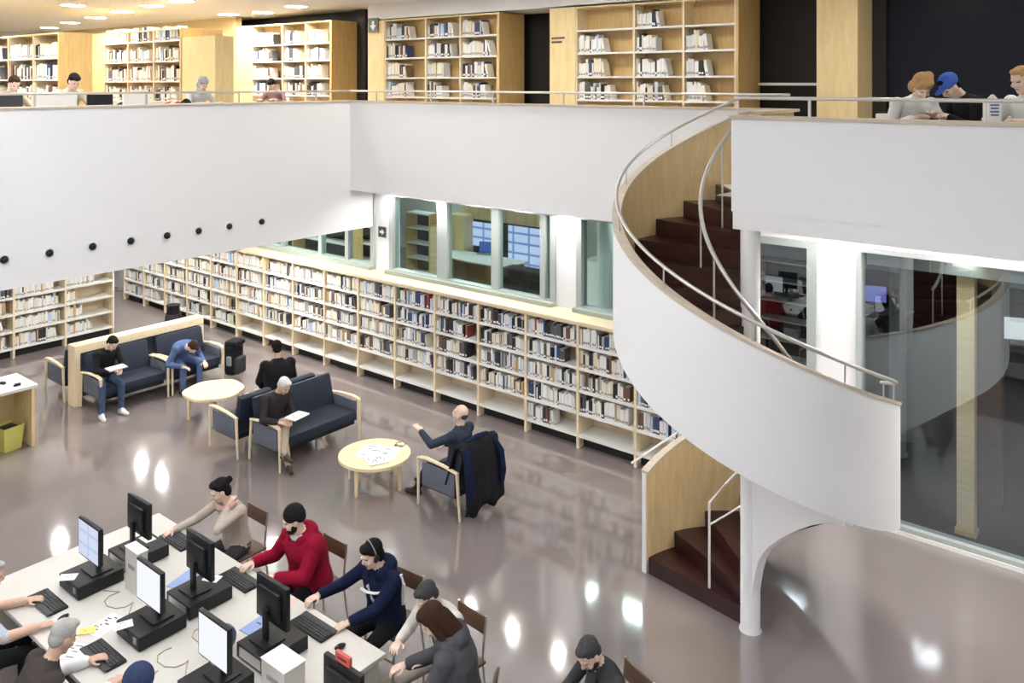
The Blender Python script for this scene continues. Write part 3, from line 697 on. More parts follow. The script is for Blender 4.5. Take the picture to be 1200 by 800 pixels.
t = thing('monitor', 'black monitor with a red box on top beside the long desk end', 'monitor', (-5.02, 4.18, DZ), R(180), 'monitors'); monitor_parts(t, SCREENW)
t = thing('red_box', 'small red printed card box on top of the monitor', 'box', (-5.02, 4.18, DZ+0.482), R(180))
q = MB(); q.rbox((0, 0, 0.035), (0.16, 0.03, 0.07), 0.003); q.obj('carton', mat('red_card', (0.55, 0.10, 0.08), 0.5), t)
q = MB(); q.bx((0, 0.0165, 0.035), (0.10, 0.002, 0.02)); q.obj('print', mat('dark_red', (0.20, 0.02, 0.02), 0.5), t)
keyboard(-4.50, 4.22, DZ, R(180), 'black keyboard on the desk by the woman in the grey coat')
mouse(-6.78, 4.75, 2.9, 'black mouse on the desk near the man in red'); mouse(-8.0, 3.42, 0.2, 'black mouse near the grey haired man'); mouse(-5.74, 4.74, 3.0, 'black mouse near the man in the navy jacket')
def desk_box(label, x, y, a, b, h):
    t = thing('white_box', label, 'box', (x, y, DZ), 0)
    q = MB(); q.rbox((0, 0, h/2), (a, b, h), 0.004); q.obj('carton', DESKW, t)
    q = MB(); q.bx((0, 0, h+0.003), (a+0.01, b+0.01, 0.008)); q.obj('lid', PAPER, t)
    q = MB(); q.bx((0, -b/2-0.001, h*0.6), (a*0.5, 0.002, 0.04)); q.obj('seam', GREYP, t)
desk_box('upright white carton between two computers on the long desk', -7.92, 4.06, 0.24, 0.10, 0.40)
desk_box('white carton near the right end of the long desk', -5.66, 4.10, 0.30, 0.20, 0.28)
BLUECARD = mat('blue_card', (0.26, 0.36, 0.62), 0.5)
sheet('folder', 'light blue folder beside the computer facing the man in red', 'folder', -7.68, 4.45, DZ+0.001, 0.3, 0.24, 0.31, BLUECARD, 0.008, 1)
sheet('folder', 'light blue folder beside the computer facing the man in navy', 'folder', -6.52, 4.50, DZ+0.001, 0.1, 0.24, 0.31, BLUECARD, 0.008, 1)
sheet('paper_sheet', 'white sheet of paper beside the blank white monitor', 'paper', -7.62, 3.62, DZ+0.001, 0.2, 0.21, 0.30, PAPER, 0.003, 8)
sheet('paper_sheet', 'creased white sheet in front of the grey haired man', 'paper', -7.48, 3.28, DZ+0.001, 0.5, 0.3, 0.21, PAPER, 0.003, 5)
YEL = mat('yellow_paper', (0.80, 0.62, 0.16), 0.5)
sheet('yellow_note', 'yellow paper note with a dark pen mark beside a keyboard', 'paper', -7.66, 3.48, DZ+0.006, 0.9, 0.14, 0.10, YEL, 0.003, 1)
sheet('paper_sheet', 'pinkish printed sheet on the desk edge by the man in red', 'paper', -6.72, 4.86, DZ+0.001, 0.1, 0.30, 0.12, mat('pink_paper', (0.80, 0.52, 0.45), 0.6), 0.003, 3)
for k, (x, y, zz) in enumerate(((-8.36, 4.33, 0.869), (-7.20, 4.36, 0.869), (-8.30, 3.70, 0.869), (-7.18, 3.68, 0.869))):
    sheet('paper_sheet', ('crumpled white paper on the computer facing the woman in beige', 'white paper on the computer facing the man in red', 'white slip on the computer with the pale blue page', 'white printed slip on the computer with the blank white screen')[k],
          'paper', x-0.13 if k < 2 else x-0.12, y+0.14 if k < 2 else y-0.06, zz, 0.4*k, 0.16, 0.11, PAPER, 0.003, 3)
CABLE = mat('cable', (0.35, 0.30, 0.25), 0.5)
for k, (x, y) in enumerate(((-7.9, 3.85), (-6.75, 4.1), (-6.65, 3.75), (-6.4, 3.6))):
    r_ = random.Random(k); pts = []
    for j in range(13):
        a = j*0.8+k; pts.append((x+0.045*j-0.25+0.06*math.sin(a*1.3), y+0.09*math.sin(a), DZ+0.005))
    q = MB(); q.tube(pts, 0.0045, 6)
    tag(q.obj('computer_cable', CABLE, None, True), 'thin tan cable looping over the middle of the white desk', 'cable', 'cables on the desk')
# bag of dark cameras / pouch behind the third monitor
t = thing('shoulder_bag', 'dark blue and black pouch lying behind the monitor facing the man in navy', 'bag', (-6.50, 4.10, DZ), 0.4)
q = MB(); q.ell((0,0,0.10), (0.10,0.12,0.10), n=16); q.obj('body', mat('navy_nylon', (0.03,0.045,0.09), 0.5, bump=0.3, nscale=30), t, True)
q = MB(); q.ell((0,-0.02,0.17), (0.085,0.10,0.045), n=14); q.obj('flap', mat('denim_blue', (0.12,0.17,0.30), 0.7, noise=0.2), t, True)
q = MB(); q.tube([(-0.08,0.1,0.12),(-0.16,0.12,0.05),(-0.18,0.0,0.01),(-0.12,-0.12,0.01),(-0.05,-0.14,0.06)], 0.008, 6); q.obj('strap', BLACK, t, True)
def vinyl_case(x, y): pass
# tubular chairs at the desks
CHW = wood('chair_brown', (0.085,0.045,0.028), (0.13,0.07,0.045), 0.5)
def desk_chair(label, x, y, rz):
    t = thing('desk_chair', label, 'chair', (x, y, 0), rz, 'brown desk chairs')
    q = MB(); q.rbox((0, 0, 0.445), (0.42, 0.42, 0.03), 0.012); q.obj('seat', CHW, t, True)
    q = MB(); q.rbox((0, -0.222, 0.75), (0.36, 0.02, 0.15), 0.008, rx=R(6)); q.obj('backrest', CHW, t, True)
    for s in (-1, 1):
        q = MB(); q.tube([(s*0.19, 0.20, 0), (s*0.18, 0.18, 0.43)], 0.011, 8); q.obj('leg', STEEL, t, True)
        q = MB(); q.tube([(s*0.20, -0.24, 0), (s*0.18, -0.19, 0.43), (s*0.18, -0.205, 0.60), (s*0.18, -0.235, 0.83)], 0.011, 8); q.obj('leg', STEEL, t, True)
    q = MB(); q.tube([(-0.185, 0.19, 0.22), (0.185, 0.19, 0.22)], 0.008, 6); q.obj('stretcher', STEEL, t)
    return t

# ------------------------------------------------------------------ offices behind the glazing
OWALL = mat('office_wall', (0.60, 0.62, 0.58), 0.7)
struct('wall_office_back', B(-29, -9.3, 20.2, 20.4, 0, 3.25), OWALL)
struct('wall_office_divider', B(-9.3, -9.15, 14.6, 21.9, 0, 3.52), mat('office_unlit', (0.03, 0.03, 0.035), 0.7))  # near-black colour stands in for the darkness of the unlit room
struct('wall_office_right_back', B(-9.15, 7, 21.8, 21.95, 0, 3.52), mat('office_unlit', (0.03, 0.03, 0.035), 0.7))
struct('floor_office', B(-6.9, 7, WY+0.26, 21.7, 0, 0.012), mat('office_floor', (0.022, 0.03, 0.032), 0.5, spec=0.2))  # floor colour darkened as well, for the unlit room
OFFGLOW = lampmat('office_glow', (0.90, 1.0, 0.95), 40.0)
for k, (x, y) in enumerate(((-17.5, 12.6), (-15.5, 16.6), (-18.5, 18.5), (-14.0, 13.0), (-11.6, 13.0), (-11.2, 17.2), (-8.0, 12.7))):
    t = thing('office_ceiling_light', 'flat ceiling light inside the glazed office', 'light', (x, y, 3.25 if x < LX-0.2 else 3.55), 0, 'office ceiling lights')
    q = MB(); q.box(-0.6, 0.6, -0.15, 0.15, -0.02, 0.0); q.obj('diffuser', OFFGLOW, t)
    q = MB(); q.box(-0.63, 0.63, -0.18, -0.15, -0.035, 0.0); q.box(-0.63, 0.63, 0.15, 0.18, -0.035, 0.0); q.obj('frame', SHELFWHITE, t)
def office_shelf(label, x, y, rz, Wd, h, n, bm, depth=0.4):
    t = thing('office_shelf', label, 'shelf', (x, y, 0), rz)
    for s in (-1, 1):
        q = MB(); q.box(s*Wd/2-0.02, s*Wd/2+0.02, 0, depth, 0, h); q.obj('side_panel', HONEY, t)
    q = MB(); q.box(-Wd/2, Wd/2, depth-0.02, depth, 0, h); q.obj('back_panel', bm, t)
    for k in range(n+1):
        z = 0.08+(h-0.1)*k/n; q = MB(); q.box(-Wd/2+0.02, Wd/2-0.02, 0, depth-0.02, z-0.015, z+0.015); q.obj('shelf', SHELFWHITE, t)
    return t
office_shelf('dark backed shelving with white shelves behind the first pane of the wide window', (rx(476,15)+rx(503,15))/2, 15, 0, rx(503,15)-rx(476,15), 2.35, 6, DARK)
office_shelf('dark shelves behind the far left part of the window under the beam', rx(375,13.2), 13.2, 0, 2.2, 3.0, 7, DARK)
office_shelf('dark shelves behind the window next to the white arrow sign', rx(420,13.6), 13.6, 0, 1.9, 3.0, 7, DARK)
def cabinet(label, px0, px1, Y, h, m1, m2, nd=1, depth=0.45):
    x0, x1 = rx(px0, Y), rx(px1, Y); t = thing('office_cabinet', label, 'cabinet', (x0, Y, 0)); Wd = x1-x0
    q = MB(); q.rbox((Wd/2, depth/2, h/2), (Wd, depth, h), 0.01); bd = q.obj('body', m1, t)
    for k in range(nd):
        q = MB(); q.bx((Wd*(k+0.5)/nd, -0.008, h/2), (Wd/nd-0.03, 0.016, h-0.06)); d_ = q.obj('door', m2, t)
        q = MB(); q.bx((Wd*(k+0.5)/nd+Wd/nd*0.35, -0.025, h*0.55), (0.02, 0.02, 0.12)); q.obj('handle', STEEL, d_)
cabinet('honey wood cabinet beside the dark office shelving', 504, 514, 15, 2.1, HONEY, OAK)
cabinet('tall slatted wood cupboards along the office back wall', 541, 640, 19.0, 2.15, HONEY, OAK, 9)
cabinet('pale wood cabinet at the left end of the white office desk', 524, 544, 18.2, 1.75, OAK, YELLOWOAK, 2)
cabinet('low black cabinet behind the third office pane', 588, 640, 15.6, 1.20, mat('dark_violet', (0.02,0.02,0.05), 0.3), BLACK, 2)
cabinet('white cupboard in the office behind the stair parapet', 684, 715, 14.0, 2.1, OWALL, SHELFWHITE, 1)
ox, oy = G(556, 300, 0.75)
t = thing('office_desk', 'white curved desk inside the office', 'desk', (ox, oy, 0))
poly = [(-1.2,-0.3),(-0.5,-0.55),(0.3,-0.62),(1.6,-0.6),(1.6,0.42),(-1.0,0.42)]
q = MB(); q.prism(poly, 0.71, 0.75); q.obj('desktop', SHELFWHITE, t)
q = MB(); q.box(-0.8,1.5,0.30,0.36,0,0.71); q.obj('back_panel', HONEY, t)
q = MB(); q.box(-0.95,-0.5,-0.3,0.28,0,0.71); q.obj('pedestal', OAK, t)
q = MB(); q.box(1.1,1.5,-0.3,0.28,0,0.71); q.obj('pedestal', DARK, t)
t = thing('laptop', 'open laptop with a dark blue screen on the office desk', 'laptop', (*G(568, 297, 0.76), 0.752), R(25))
q = MB(); q.rbox((0,0,0.01),(0.42,0.28,0.018),0.005); q.obj('keyboard_deck', GREYP, t)
q = MB(); q.bx((0,0.16,0.16),(0.42,0.015,0.30),rx=R(-12)); ld = q.obj('lid', DGREY, t)
q = MB(); q.bx((0,0.150,0.16),(0.38,0.006,0.26),rx=R(-12)); q.obj('screen', mat('laptop_blue', (0.05,0.10,0.35), 0.3, emit=0.6), ld)
YC = 18.6
t = thing('display_board', 'large backlit blue-white planning board in the office', 'board', (0, YC, 0))
for pa, pb, za, zc in ((546, 581, 0.85, 1.55), (596, 634, 0.40, 1.58)):
    q = MB(); q.box(rx(pa,YC), rx(pb,YC), -0.02, 0, za, zc); q.obj('chart_panel', CHART, t)
q = MB(); q.box(rx(544,YC), rx(636,YC), 0.0, 0.04, 0.36, 1.62); q.obj('frame', DGREY, t)
for s in (550, 630): q = MB(); q.box(rx(s,YC)-0.03, rx(s,YC)+0.03, 0.0, 0.06, 0, 0.36); q.obj('leg', DGREY, t)
t = thing('office_column', 'pale round column inside the office behind the stair', 'column', (rx(712,12.6), 12.6, 0))
q = MB(); q.lathe([(0.20,0),(0.18,0.05),(0.18,3.45)], n=20); q.obj('shaft', WHITE, t, True)
q = MB(); q.lathe([(0.18,3.40),(0.30,3.47),(0.30,3.54)], n=20); q.obj('capital', WHITE, t, True)
# behind the tall glazing
downlights([(rx(1128,11.5), 11.55)], 3.55, 0.03, SOFFITGLOW, 'small round downlight added to light the wooden post inside the tall glass', 'added inner downlights')  # lamp added to light the post behind the glass
t = thing('wood_post', 'square wooden post standing just inside the tall glass wall', 'post', (rx(1133,11.75), 11.75, 0.012))
q = MB(); q.rbox((0,0,1.6), (0.20,0.16,3.2), 0.006); q.obj('shaft', OAK, t)
q = MB(); q.bx((0,0,0.03), (0.24,0.20,0.06)); q.obj('plinth', HONEY, t)
t = thing('wood_post', 'dark wooden post further inside the room behind the tall glass wall', 'post', (rx(1158,12.7), 12.7, 0.012))
q = MB(); q.rbox((0,0,1.6), (0.34,0.2,3.2), 0.006); q.obj('shaft', CHW, t)
q = MB(); q.bx((0,0,0.03), (0.38,0.24,0.06)); q.obj('plinth', CHW, t)
t = thing('inner_column', 'pale round column inside the room behind the tall glass wall', 'column', (rx(1052,13.6), 13.6, 0.012))
q = MB(); q.lathe([(0.15,0),(0.12,0.05),(0.12,3.45)], n=20); q.obj('shaft', GREYP, t, True)
q = MB(); q.lathe([(0.12,3.40),(0.20,3.47),(0.20,3.5)], n=20); q.obj('capital', GREYP, t, True)
def inner_desk(label, px, py, scr, lab2, w_=0.42, h_=0.3):
    x, y = G(px, py, 1.07); z = 0.75
    t = thing('office_desk', label, 'desk', (x, y, 0.012))
    q = MB(); q.box(-0.7,0.7,-0.35,0.35,z-0.04,z); q.obj('desktop', DGREY, t)
    for s in (-0.65, 0.65): q = MB(); q.box(s-0.02,s+0.02,-0.3,0.3,0,z-0.04); q.obj('end_panel', DGREY, t)
    t = thing('monitor', lab2, 'monitor', (x, y, z+0.012), R(20), 'office monitors')
    q = MB(); q.rbox((0,0.03,0.012),(0.22,0.18,0.02),0.005); q.obj('base', BLACK, t)
    q = MB(); q.bx((0,0.05,0.12),(0.05,0.03,0.22)); q.obj('stand', BLACK, t)
    q = MB(); q.rbox((0,0.02,0.32),(w_+0.03,0.03,h_+0.03),0.008); hs = q.obj('housing', BLACK, t)
    q = MB(); q.box(-w_/2,w_/2,0.0,0.004,0.32-h_/2,0.32+h_/2); q.obj('screen', scr, hs)
inner_desk('dark desk deep in the room behind the tall glass', 1183, 385, SCREENW, 'lit white monitor seen through the tall glass wall', 0.50, 0.40)
inner_desk('dark desk in the room behind the tall glass by the white pier', 1026, 345, BLUESCREEN, 'violet lit monitor seen through the tall glass by the white pier', 0.42, 0.34)
inner_desk('dark desk behind the narrow window beside the stair column', 898, 330, SCREENB, 'pale blue monitor behind the narrow window beside the stair column', 0.42, 0.40)
office_shelf('dark shelves with white boards behind the narrow window by the stair', rx(930,16.5), 16.5, 0, 1.5, 3.2, 8, DARK)

# ------------------------------------------------------------------ upper level: tables and clutter
def upper_table(label, x0, x1, y0, y1, z, m=SHELFWHITE, screens=()):
    t = thing('reading_table', label, 'table', ((x0+x1)/2, (y0+y1)/2, UF+0.004)); a, b = (x1-x0)/2, (y1-y0)/2; h = z-UF-0.004
    q = MB(); q.rbox((0,0,h-0.02), (2*a, 2*b, 0.04), 0.006); q.obj('tabletop', m, t)
    for sx in (-1, 1):
        for sy in (-1, 1): q = MB(); q.box(sx*(a-0.06)-0.025, sx*(a-0.06)+0.025, sy*(b-0.06)-0.025, sy*(b-0.06)+0.025, 0, h-0.04); q.obj('leg', STEEL, t)
    return t
upper_table('white reading table on the upper level behind the right gallery rail', -2.6, 1.2, 8.45, 9.0, UF+0.78)
upper_table('long white table behind the left gallery parapet', -13.95, -13.15, 2.2, 10.0, UF+0.78)
def carrel(label, y, Wd, m):
    t = thing('table_divider', label, 'divider', (-13.36, y, UF+0.782), R(90), 'dividers on the long upper table')
    q = MB(); q.rbox((0,0,0.13), (Wd,0.03,0.26), 0.006); q.obj('panel', m, t)
    for s in (-1, 1): q = MB(); q.bx((s*Wd*0.4,0,0.008),(0.04,0.12,0.016)); q.obj('foot', STEEL, t)
carrel('dark grey divider panel on the left table end by the white screens', 4.95, 0.38, DGREY)
carrel('white divider panel on the long upper table near the woman with dark hair', 5.6, 0.62, SHELFWHITE)
carrel('black divider panel on the long upper table beside the white panel', 6.26, 0.40, BLACK)
carrel('white divider panel on the long upper table before the red jacket', 6.85, 0.45, SHELFWHITE)
carrel('pale blue-white divider at the near end of the long upper table', 4.5, 0.42, PAPER)
t = thing('milk_carton', 'tall white gable-top drink carton with small blue print on the table', 'carton', (*G(1161, 139, 5.2), UF+0.804), 0.5)
t.location = (rx(1163,8.75), 8.75, UF+0.784)
q = MB(); a = 0.055
q.add([(-a,-a,0),(a,-a,0),(a,a,0),(-a,a,0),(-a,-a,.24),(a,-a,.24),(a,a,.24),(-a,a,.24),(-a*.2,-.004,.31),(a*.2,-.004,.31),(a*.2,.004,.31),(-a*.2,.004,.31)],
      [(0,3,2,1)]+[(i_,(i_+1)%4,4+(i_+1)%4,4+i_) for i_ in range(4)]+[(4+i_,4+(i_+1)%4,8+(i_+1)%4,8+i_) for i_ in range(4)]+[(8,9,10,11)])
q.obj('carton_body', PAPER, t)
q = MB()
for k in range(4): q.bx((0,-a-0.001,0.215-0.03*k),(0.075-0.008*(k%2),0.002,0.016))
q.obj('print', BLUEINK, t)
sheet('paper_sheet', 'white papers spread beside the drink carton on the upper table', 'paper', -1.1, 8.72, UF+0.785, 0.2, 0.42, 0.30, PAPER, 0.006, 4)
# ------------------------------------------------------------------ people
def fmat(name, col, **k): return mat(name, col, k.pop('rough', 0.85), noise=k.pop('noise', 0.12), nscale=k.pop('nscale', 12), bump=k.pop('bump', 1.0), spec=k.pop('spec', 0.12), **k)
V = Vector
def ik(a, tgt, l1, l2, pole):
    d = tgt-a; L = min(d.length, (l1+l2)*0.995); u = d.normalized(); x = (l1*l1-l2*l2+L*L)/(2*L)
    h = math.sqrt(max(0, l1*l1-x*x)); p = pole-u*pole.dot(u); p = p.normalized() if p.length > 1e-4 else V((0,0,1))
    return a+u*x+p*h, a+u*L
class Body:
    def __init__(s): s.mb = MB(); s.pts = []
    def cap(s, a, b, ra, rb_, mi, n=12):
        a, b = V(a), V(b); k0 = len(s.mb.v); t = (b-a); L = t.length
        if L < 1e-5: return
        t /= L; ref = V((0,0,1)) if abs(t.z) < 0.9 else V((1,0,0)); u = t.cross(ref).normalized(); v = t.cross(u)
        rings = []
        for th in (80, 55, 25): rings.append((a-t*ra*math.sin(R(th)), ra*math.cos(R(th))))
        for j in range(5): rings.append((a+t*L*j/4, ra+(rb_-ra)*j/4))
        for th in (25, 55, 80): rings.append((b+t*rb_*math.sin(R(th)), rb_*math.cos(R(th))))
        vs = [c+u*r*math.cos(2*math.pi*k/n)+v*r*math.sin(2*math.pi*k/n) for c, r in rings for k in range(n)]
        fs = [(i*n+k, i*n+(k+1)%n, (i+1)*n+(k+1)%n, (i+1)*n+k) for i in range(len(rings)-1) for k in range(n)]
        fs += [tuple(range(n))[::-1], tuple((len(rings)-1)*n+k for k in range(n))]
        s.mb.add(vs, fs, mi)
    def ell(s, c, rad, mi, M=None, n=14): s.mb.ell(c, rad, M, n, mi)
    def rings(s, rg, mi, n=16):    # rg: centre, right vec, fwd vec, half width, half depth
        vs = []; fs = []
        for c, rt, fw, a, b in rg:
            for k in range(n):
                an = 2*math.pi*k/n; vs.append(c+rt*a*math.cos(an)+fw*b*math.sin(an))
        for i in range(len(rg)-1):
            for k in range(n): fs.append((i*n+k, i*n+(k+1)%n, (i+1)*n+(k+1)%n, (i+1)*n+k))
        fs += [tuple(range(n))[::-1], tuple((len(rg)-1)*n+k for k in range(n))]
        s.mb.add(vs, fs, mi)
def remesh(mb, voxel, smooth=3):
    me = bpy.data.meshes.new('tmp'); me.from_pydata(mb.v, [], mb.f); me.update()
    bm = bmesh.new(); bm.from_mesh(me); bmesh.ops.recalc_face_normals(bm, faces=bm.faces); bm.to_mesh(me); bm.free()
    V_ = np.array(mb.v); pts = []; own = []
    for i, f in enumerate(mb.f):
        if len(f) == 4:
            a, b_, c_, d_ = V_[list(f)]; n1 = min(8, max(1, int(max(np.linalg.norm(b_-a), np.linalg.norm(c_-d_))/0.015))); n2 = min(10, max(1, int(max(np.linalg.norm(d_-a), np.linalg.norm(c_-b_))/0.015)))
            for u in range(n1):
                for v in range(n2):
                    s_, t_ = (u+0.5)/n1, (v+0.5)/n2; pts.append(a*(1-s_)*(1-t_)+b_*s_*(1-t_)+c_*s_*t_+d_*(1-s_)*t_); own.append(i)
        else: pts.append(V_[list(f)].mean(0)); own.append(i)
    kd = kdtree.KDTree(len(pts))
    for i, p in enumerate(pts): kd.insert(p, i)
    kd.balance()
    o = bpy.data.objects.new('tmp', me); COL.objects.link(o)
    r = o.modifiers.new('r', 'REMESH'); r.mode = 'VOXEL'; r.voxel_size = voxel; r.adaptivity = 0.0
    sm = o.modifiers.new('s', 'SMOOTH'); sm.factor = 0.5; sm.iterations = smooth
    dg = bpy.context.evaluated_depsgraph_get(); ev = o.evaluated_get(dg); out = bpy.data.meshes.new_from_object(ev)
    n = len(out.vertices); co = np.empty(n*3); out.vertices.foreach_get('co', co); co = co.reshape(-1, 3)
    fs = [tuple(p.vertices) for p in out.polygons]
    ctr = [p.center.copy() for p in out.polygons]
    mi = [mb.m[own[kd.find(c)[1]]] for c in ctr] if len(set(mb.m)) > 1 else [mb.m[0]]*len(fs)
    bpy.data.objects.remove(o); bpy.data.meshes.remove(me); bpy.data.meshes.remove(out)
    return co, fs, mi, ctr
def person(label, loc, face, z0=0.0, seat=0.45, lean=8, hunch=10, side=0, hp=10, hy=0, hands=None, feet=None, scale=1.0,
           top=None, pants=None, shoes=None, skin=SKIN2, hair=None, hairm=None, hat=None, hatm=None, sleeve=None, bulk=1.0, inner=None, group=None,
           extras=None, sleeves_bare=False, beard=None, voxel=0.013, hood=None, stripes=None, twist=0):
    """face: heading in degrees from world +y, counterclockwise; local +y forward, +x right. seat = pelvis seat height"""
    root = thing('person', label, 'person', (loc[0], loc[1], z0), R(face), group)
    MATL = [skin, top, pants, shoes, EYE_M, LIP, inner or top, sleeve or top]
    S = scale; b = Body()
    P = V((0, 0, seat+0.085))
    # spine
    def up(l): return V((math.sin(R(side)), math.sin(R(l))*math.cos(R(side)), math.cos(R(l))*math.cos(R(side))))
    ct, st = math.cos(R(twist)), math.sin(R(twist))
    rt0 = V((1,0,0)); rt1 = V((ct, st, 0))
    l0, l1_, l2_ = lean*0.7, lean, lean+hunch
    waist = P+up(l0)*0.17*S; chest = waist+up(l1_)*0.18*S; neck = chest+up(l2_)*0.17*S
    k = bulk
    def rg(c, l, a, d, r_=None):
        u = up(l); r_ = r_ or rt0; f = u.cross(r_).normalized(); r2 = f.cross(u).normalized(); return (c, r2, f, a*S*k, d*S*k)
    b.rings([rg(P-up(l0)*0.10*S, l0, 0.10, 0.08), rg(P-up(l0)*0.05*S, l0, 0.165, 0.125), rg(P+up(l0)*0.04*S, l0, 0.178, 0.13)], 2)
    b.rings([rg(P+up(l0)*0.0*S, l0, 0.178, 0.135), rg(P+up(l0)*0.07*S, l0, 0.175, 0.135), rg(waist, l0, 0.165, 0.122), rg(waist+up(l1_)*0.09*S, l1_, 0.172, 0.122, rt0.lerp(rt1, 0.5)),
             rg(chest, l1_, 0.182, 0.128, rt1), rg(chest+up(l2_)*0.08*S, l2_, 0.182, 0.115, rt1), rg(chest+up(l2_)*0.13*S, l2_, 0.155, 0.09, rt1), rg(neck, l2_, 0.08, 0.065, rt1), rg(neck+up(l2_)*0.03*S, l2_, 0.055, 0.055, rt1)], 1)
    un = up(l2_); fn = un.cross(rt1).normalized()
    sh = {}
    for sgn in (-1, 1):
        sh[sgn] = chest+up(l2_)*0.105*S+rt1*sgn*0.175*S*min(k, 1.08)
        b.ell(sh[sgn], (0.068*S*k,)*3, 1)
    # legs
    feet = feet or {-1: (-0.13, 0.48, 0.0), 1: (0.13, 0.48, 0.0)}
    for sgn in (-1, 1):
        hip = P+V((sgn*0.095*S, 0.0, -0.015)); ft = V(feet[sgn][:3]); ank = ft+V((0, -0.07, 0.085)); 
        pole = V(feet[sgn][3:6]) if len(feet[sgn]) >= 6 else V((sgn*0.12, 0.6, 1.0))
        kn, ank = ik(hip, ank, 0.43*S, 0.41*S, pole)
        b.cap(hip, kn, 0.088*S*min(k,1.1), 0.062*S, 2); b.cap(kn, kn+(ank-kn)*0.45, 0.062*S, 0.058*S, 2); b.cap(kn+(ank-kn)*0.45, ank, 0.058*S, 0.047*S, 2)
        toe = V((ank.x+sgn*0.03, ank.y+0.15, max(0.035, ank.z-0.055)))
        if len(feet[sgn]) >= 9: toe = ank+V(feet[sgn][6:9])
        heel = ank+V((0, -0.045, -0.045)); b.cap(heel, toe, 0.040*S, 0.036*S, 3); b.cap(ank, toe.lerp(heel, 0.4)+V((0,0,0.01)), 0.043*S, 0.04*S, 3)
        b.cap(toe.lerp(heel, 0.5), toe, 0.042, 0.034, 3)
    # arms
    hands = hands or {-1: (-0.16, 0.36, 0.72), 1: (0.16, 0.36, 0.72)}
    hand_specs = []
    for sgn in (-1, 1):
        tgt = V(hands[sgn][:3]); pole = V(hands[sgn][3:6]) if len(hands[sgn]) >= 6 else V((sgn*0.8, -0.5, -0.9))
        el, wr = ik(sh[sgn], tgt, 0.285*S, 0.25*S, pole)
        b.cap(sh[sgn].lerp(el, 0.16), el, 0.056*S*k, 0.050*S*k, 7); b.cap(el, el.lerp(wr, 0.92), 0.050*S*k, 0.040*S*k, 0 if sleeves_bare else 7); b.cap(el.lerp(wr, 0.88), wr+(wr-el).normalized()*0.02, 0.029*S, 0.026*S, 0)
        hand_specs.append((sgn, wr, (wr-el).normalized(), hands[sgn][6] if len(hands[sgn]) > 6 else 0.5))
    if hood:      # bunched hood or collar behind the neck
        for a_ in range(-4, 5):
            an = R(a_*33+180); c = neck+un*0.0+rt1*math.sin(an)*0.085*S-fn*(-math.cos(an))*0.085*S
            b.ell(c-un*0.005, (0.04*hood,)*3, 1, n=10)
        b.ell(neck-fn*0.10-un*0.02, (0.10*hood, 0.06*hood, 0.06*hood), 1, n=12)
    # neck and head
    hu_l = l2_*0.55+hp
    hM = Matrix.Rotation(R(hy+twist), 3, 'Z') @ Matrix.Rotation(-R(hu_l), 3, 'X')
    if side: hM = Matrix.Rotation(R(side*0.6), 3, 'Y') @ hM
    hu, hf, hr = hM @ V((0,0,1)), hM @ V((0,1,0)), hM @ V((1,0,0))
    hc = neck+un*0.055*S+hu*0.115*S+hf*0.025*S
    b.cap(neck-un*0.02, neck+un*0.06*S+hu*0.03, 0.054*S, 0.05*S, 0)
    co, fs, mi, ctr = remesh(b.mb, voxel)
    out = MB(); out.v = [tuple(c) for c in co]; out.f = fs; out.m = mi
    # head
    h = Body(); HS = S*1.02
    def hp_(x, y, z): return hc+(hr*x+hf*y+hu*z)*HS
    def he(x, y, z, a, bb, c, m=0, n=14): h.ell(hp_(x, y, z), (a*HS, bb*HS, c*HS), m, hM, n)
    he(0, -0.012, 0.035, 0.075, 0.092, 0.085); he(0, 0.012, -0.02, 0.066, 0.080, 0.085); he(0, 0.030, -0.072, 0.046, 0.050, 0.045)
    he(0, 0.066, -0.098, 0.020, 0.018, 0.016, n=10); he(0, 0.096, -0.020, 0.012, 0.020, 0.026, n=10); he(0, 0.088, 0.008, 0.010, 0.012, 0.028, n=10)
    he(0, 0.074, 0.026, 0.052, 0.018, 0.012, n=10); he(0, 0.084, -0.063, 0.024, 0.010, 0.008, n=10)
    for sg in (-1, 1): he(sg*0.074, -0.004, -0.012, 0.010, 0.022, 0.032, n=10); he(sg*0.040, 0.066, -0.032, 0.022, 0.018, 0.018, n=10)
    h.cap(hp_(0,-0.02,-0.05), hp_(0,-0.02,-0.14), 0.05*HS, 0.052*HS, 0)
    co, fs, mi, ctr = remesh(h.mb, 0.0075, 2)
    for i_, c in enumerate(ctr):
        d = c-hc; x, y, z = d.dot(hr)/HS, d.dot(hf)/HS, d.dot(hu)/HS
        if y > 0.05:
            if abs(abs(x)-0.031) < 0.011 and abs(z-0.006) < 0.0055: mi[i_] = 4
            elif abs(x) < 0.022 and abs(z+0.063) < 0.0065: mi[i_] = 5
    o0 = len(out.v); out.v += [tuple(c) for c in co]; out.f += [tuple(v+o0 for v in f) for f in fs]; out.m += mi
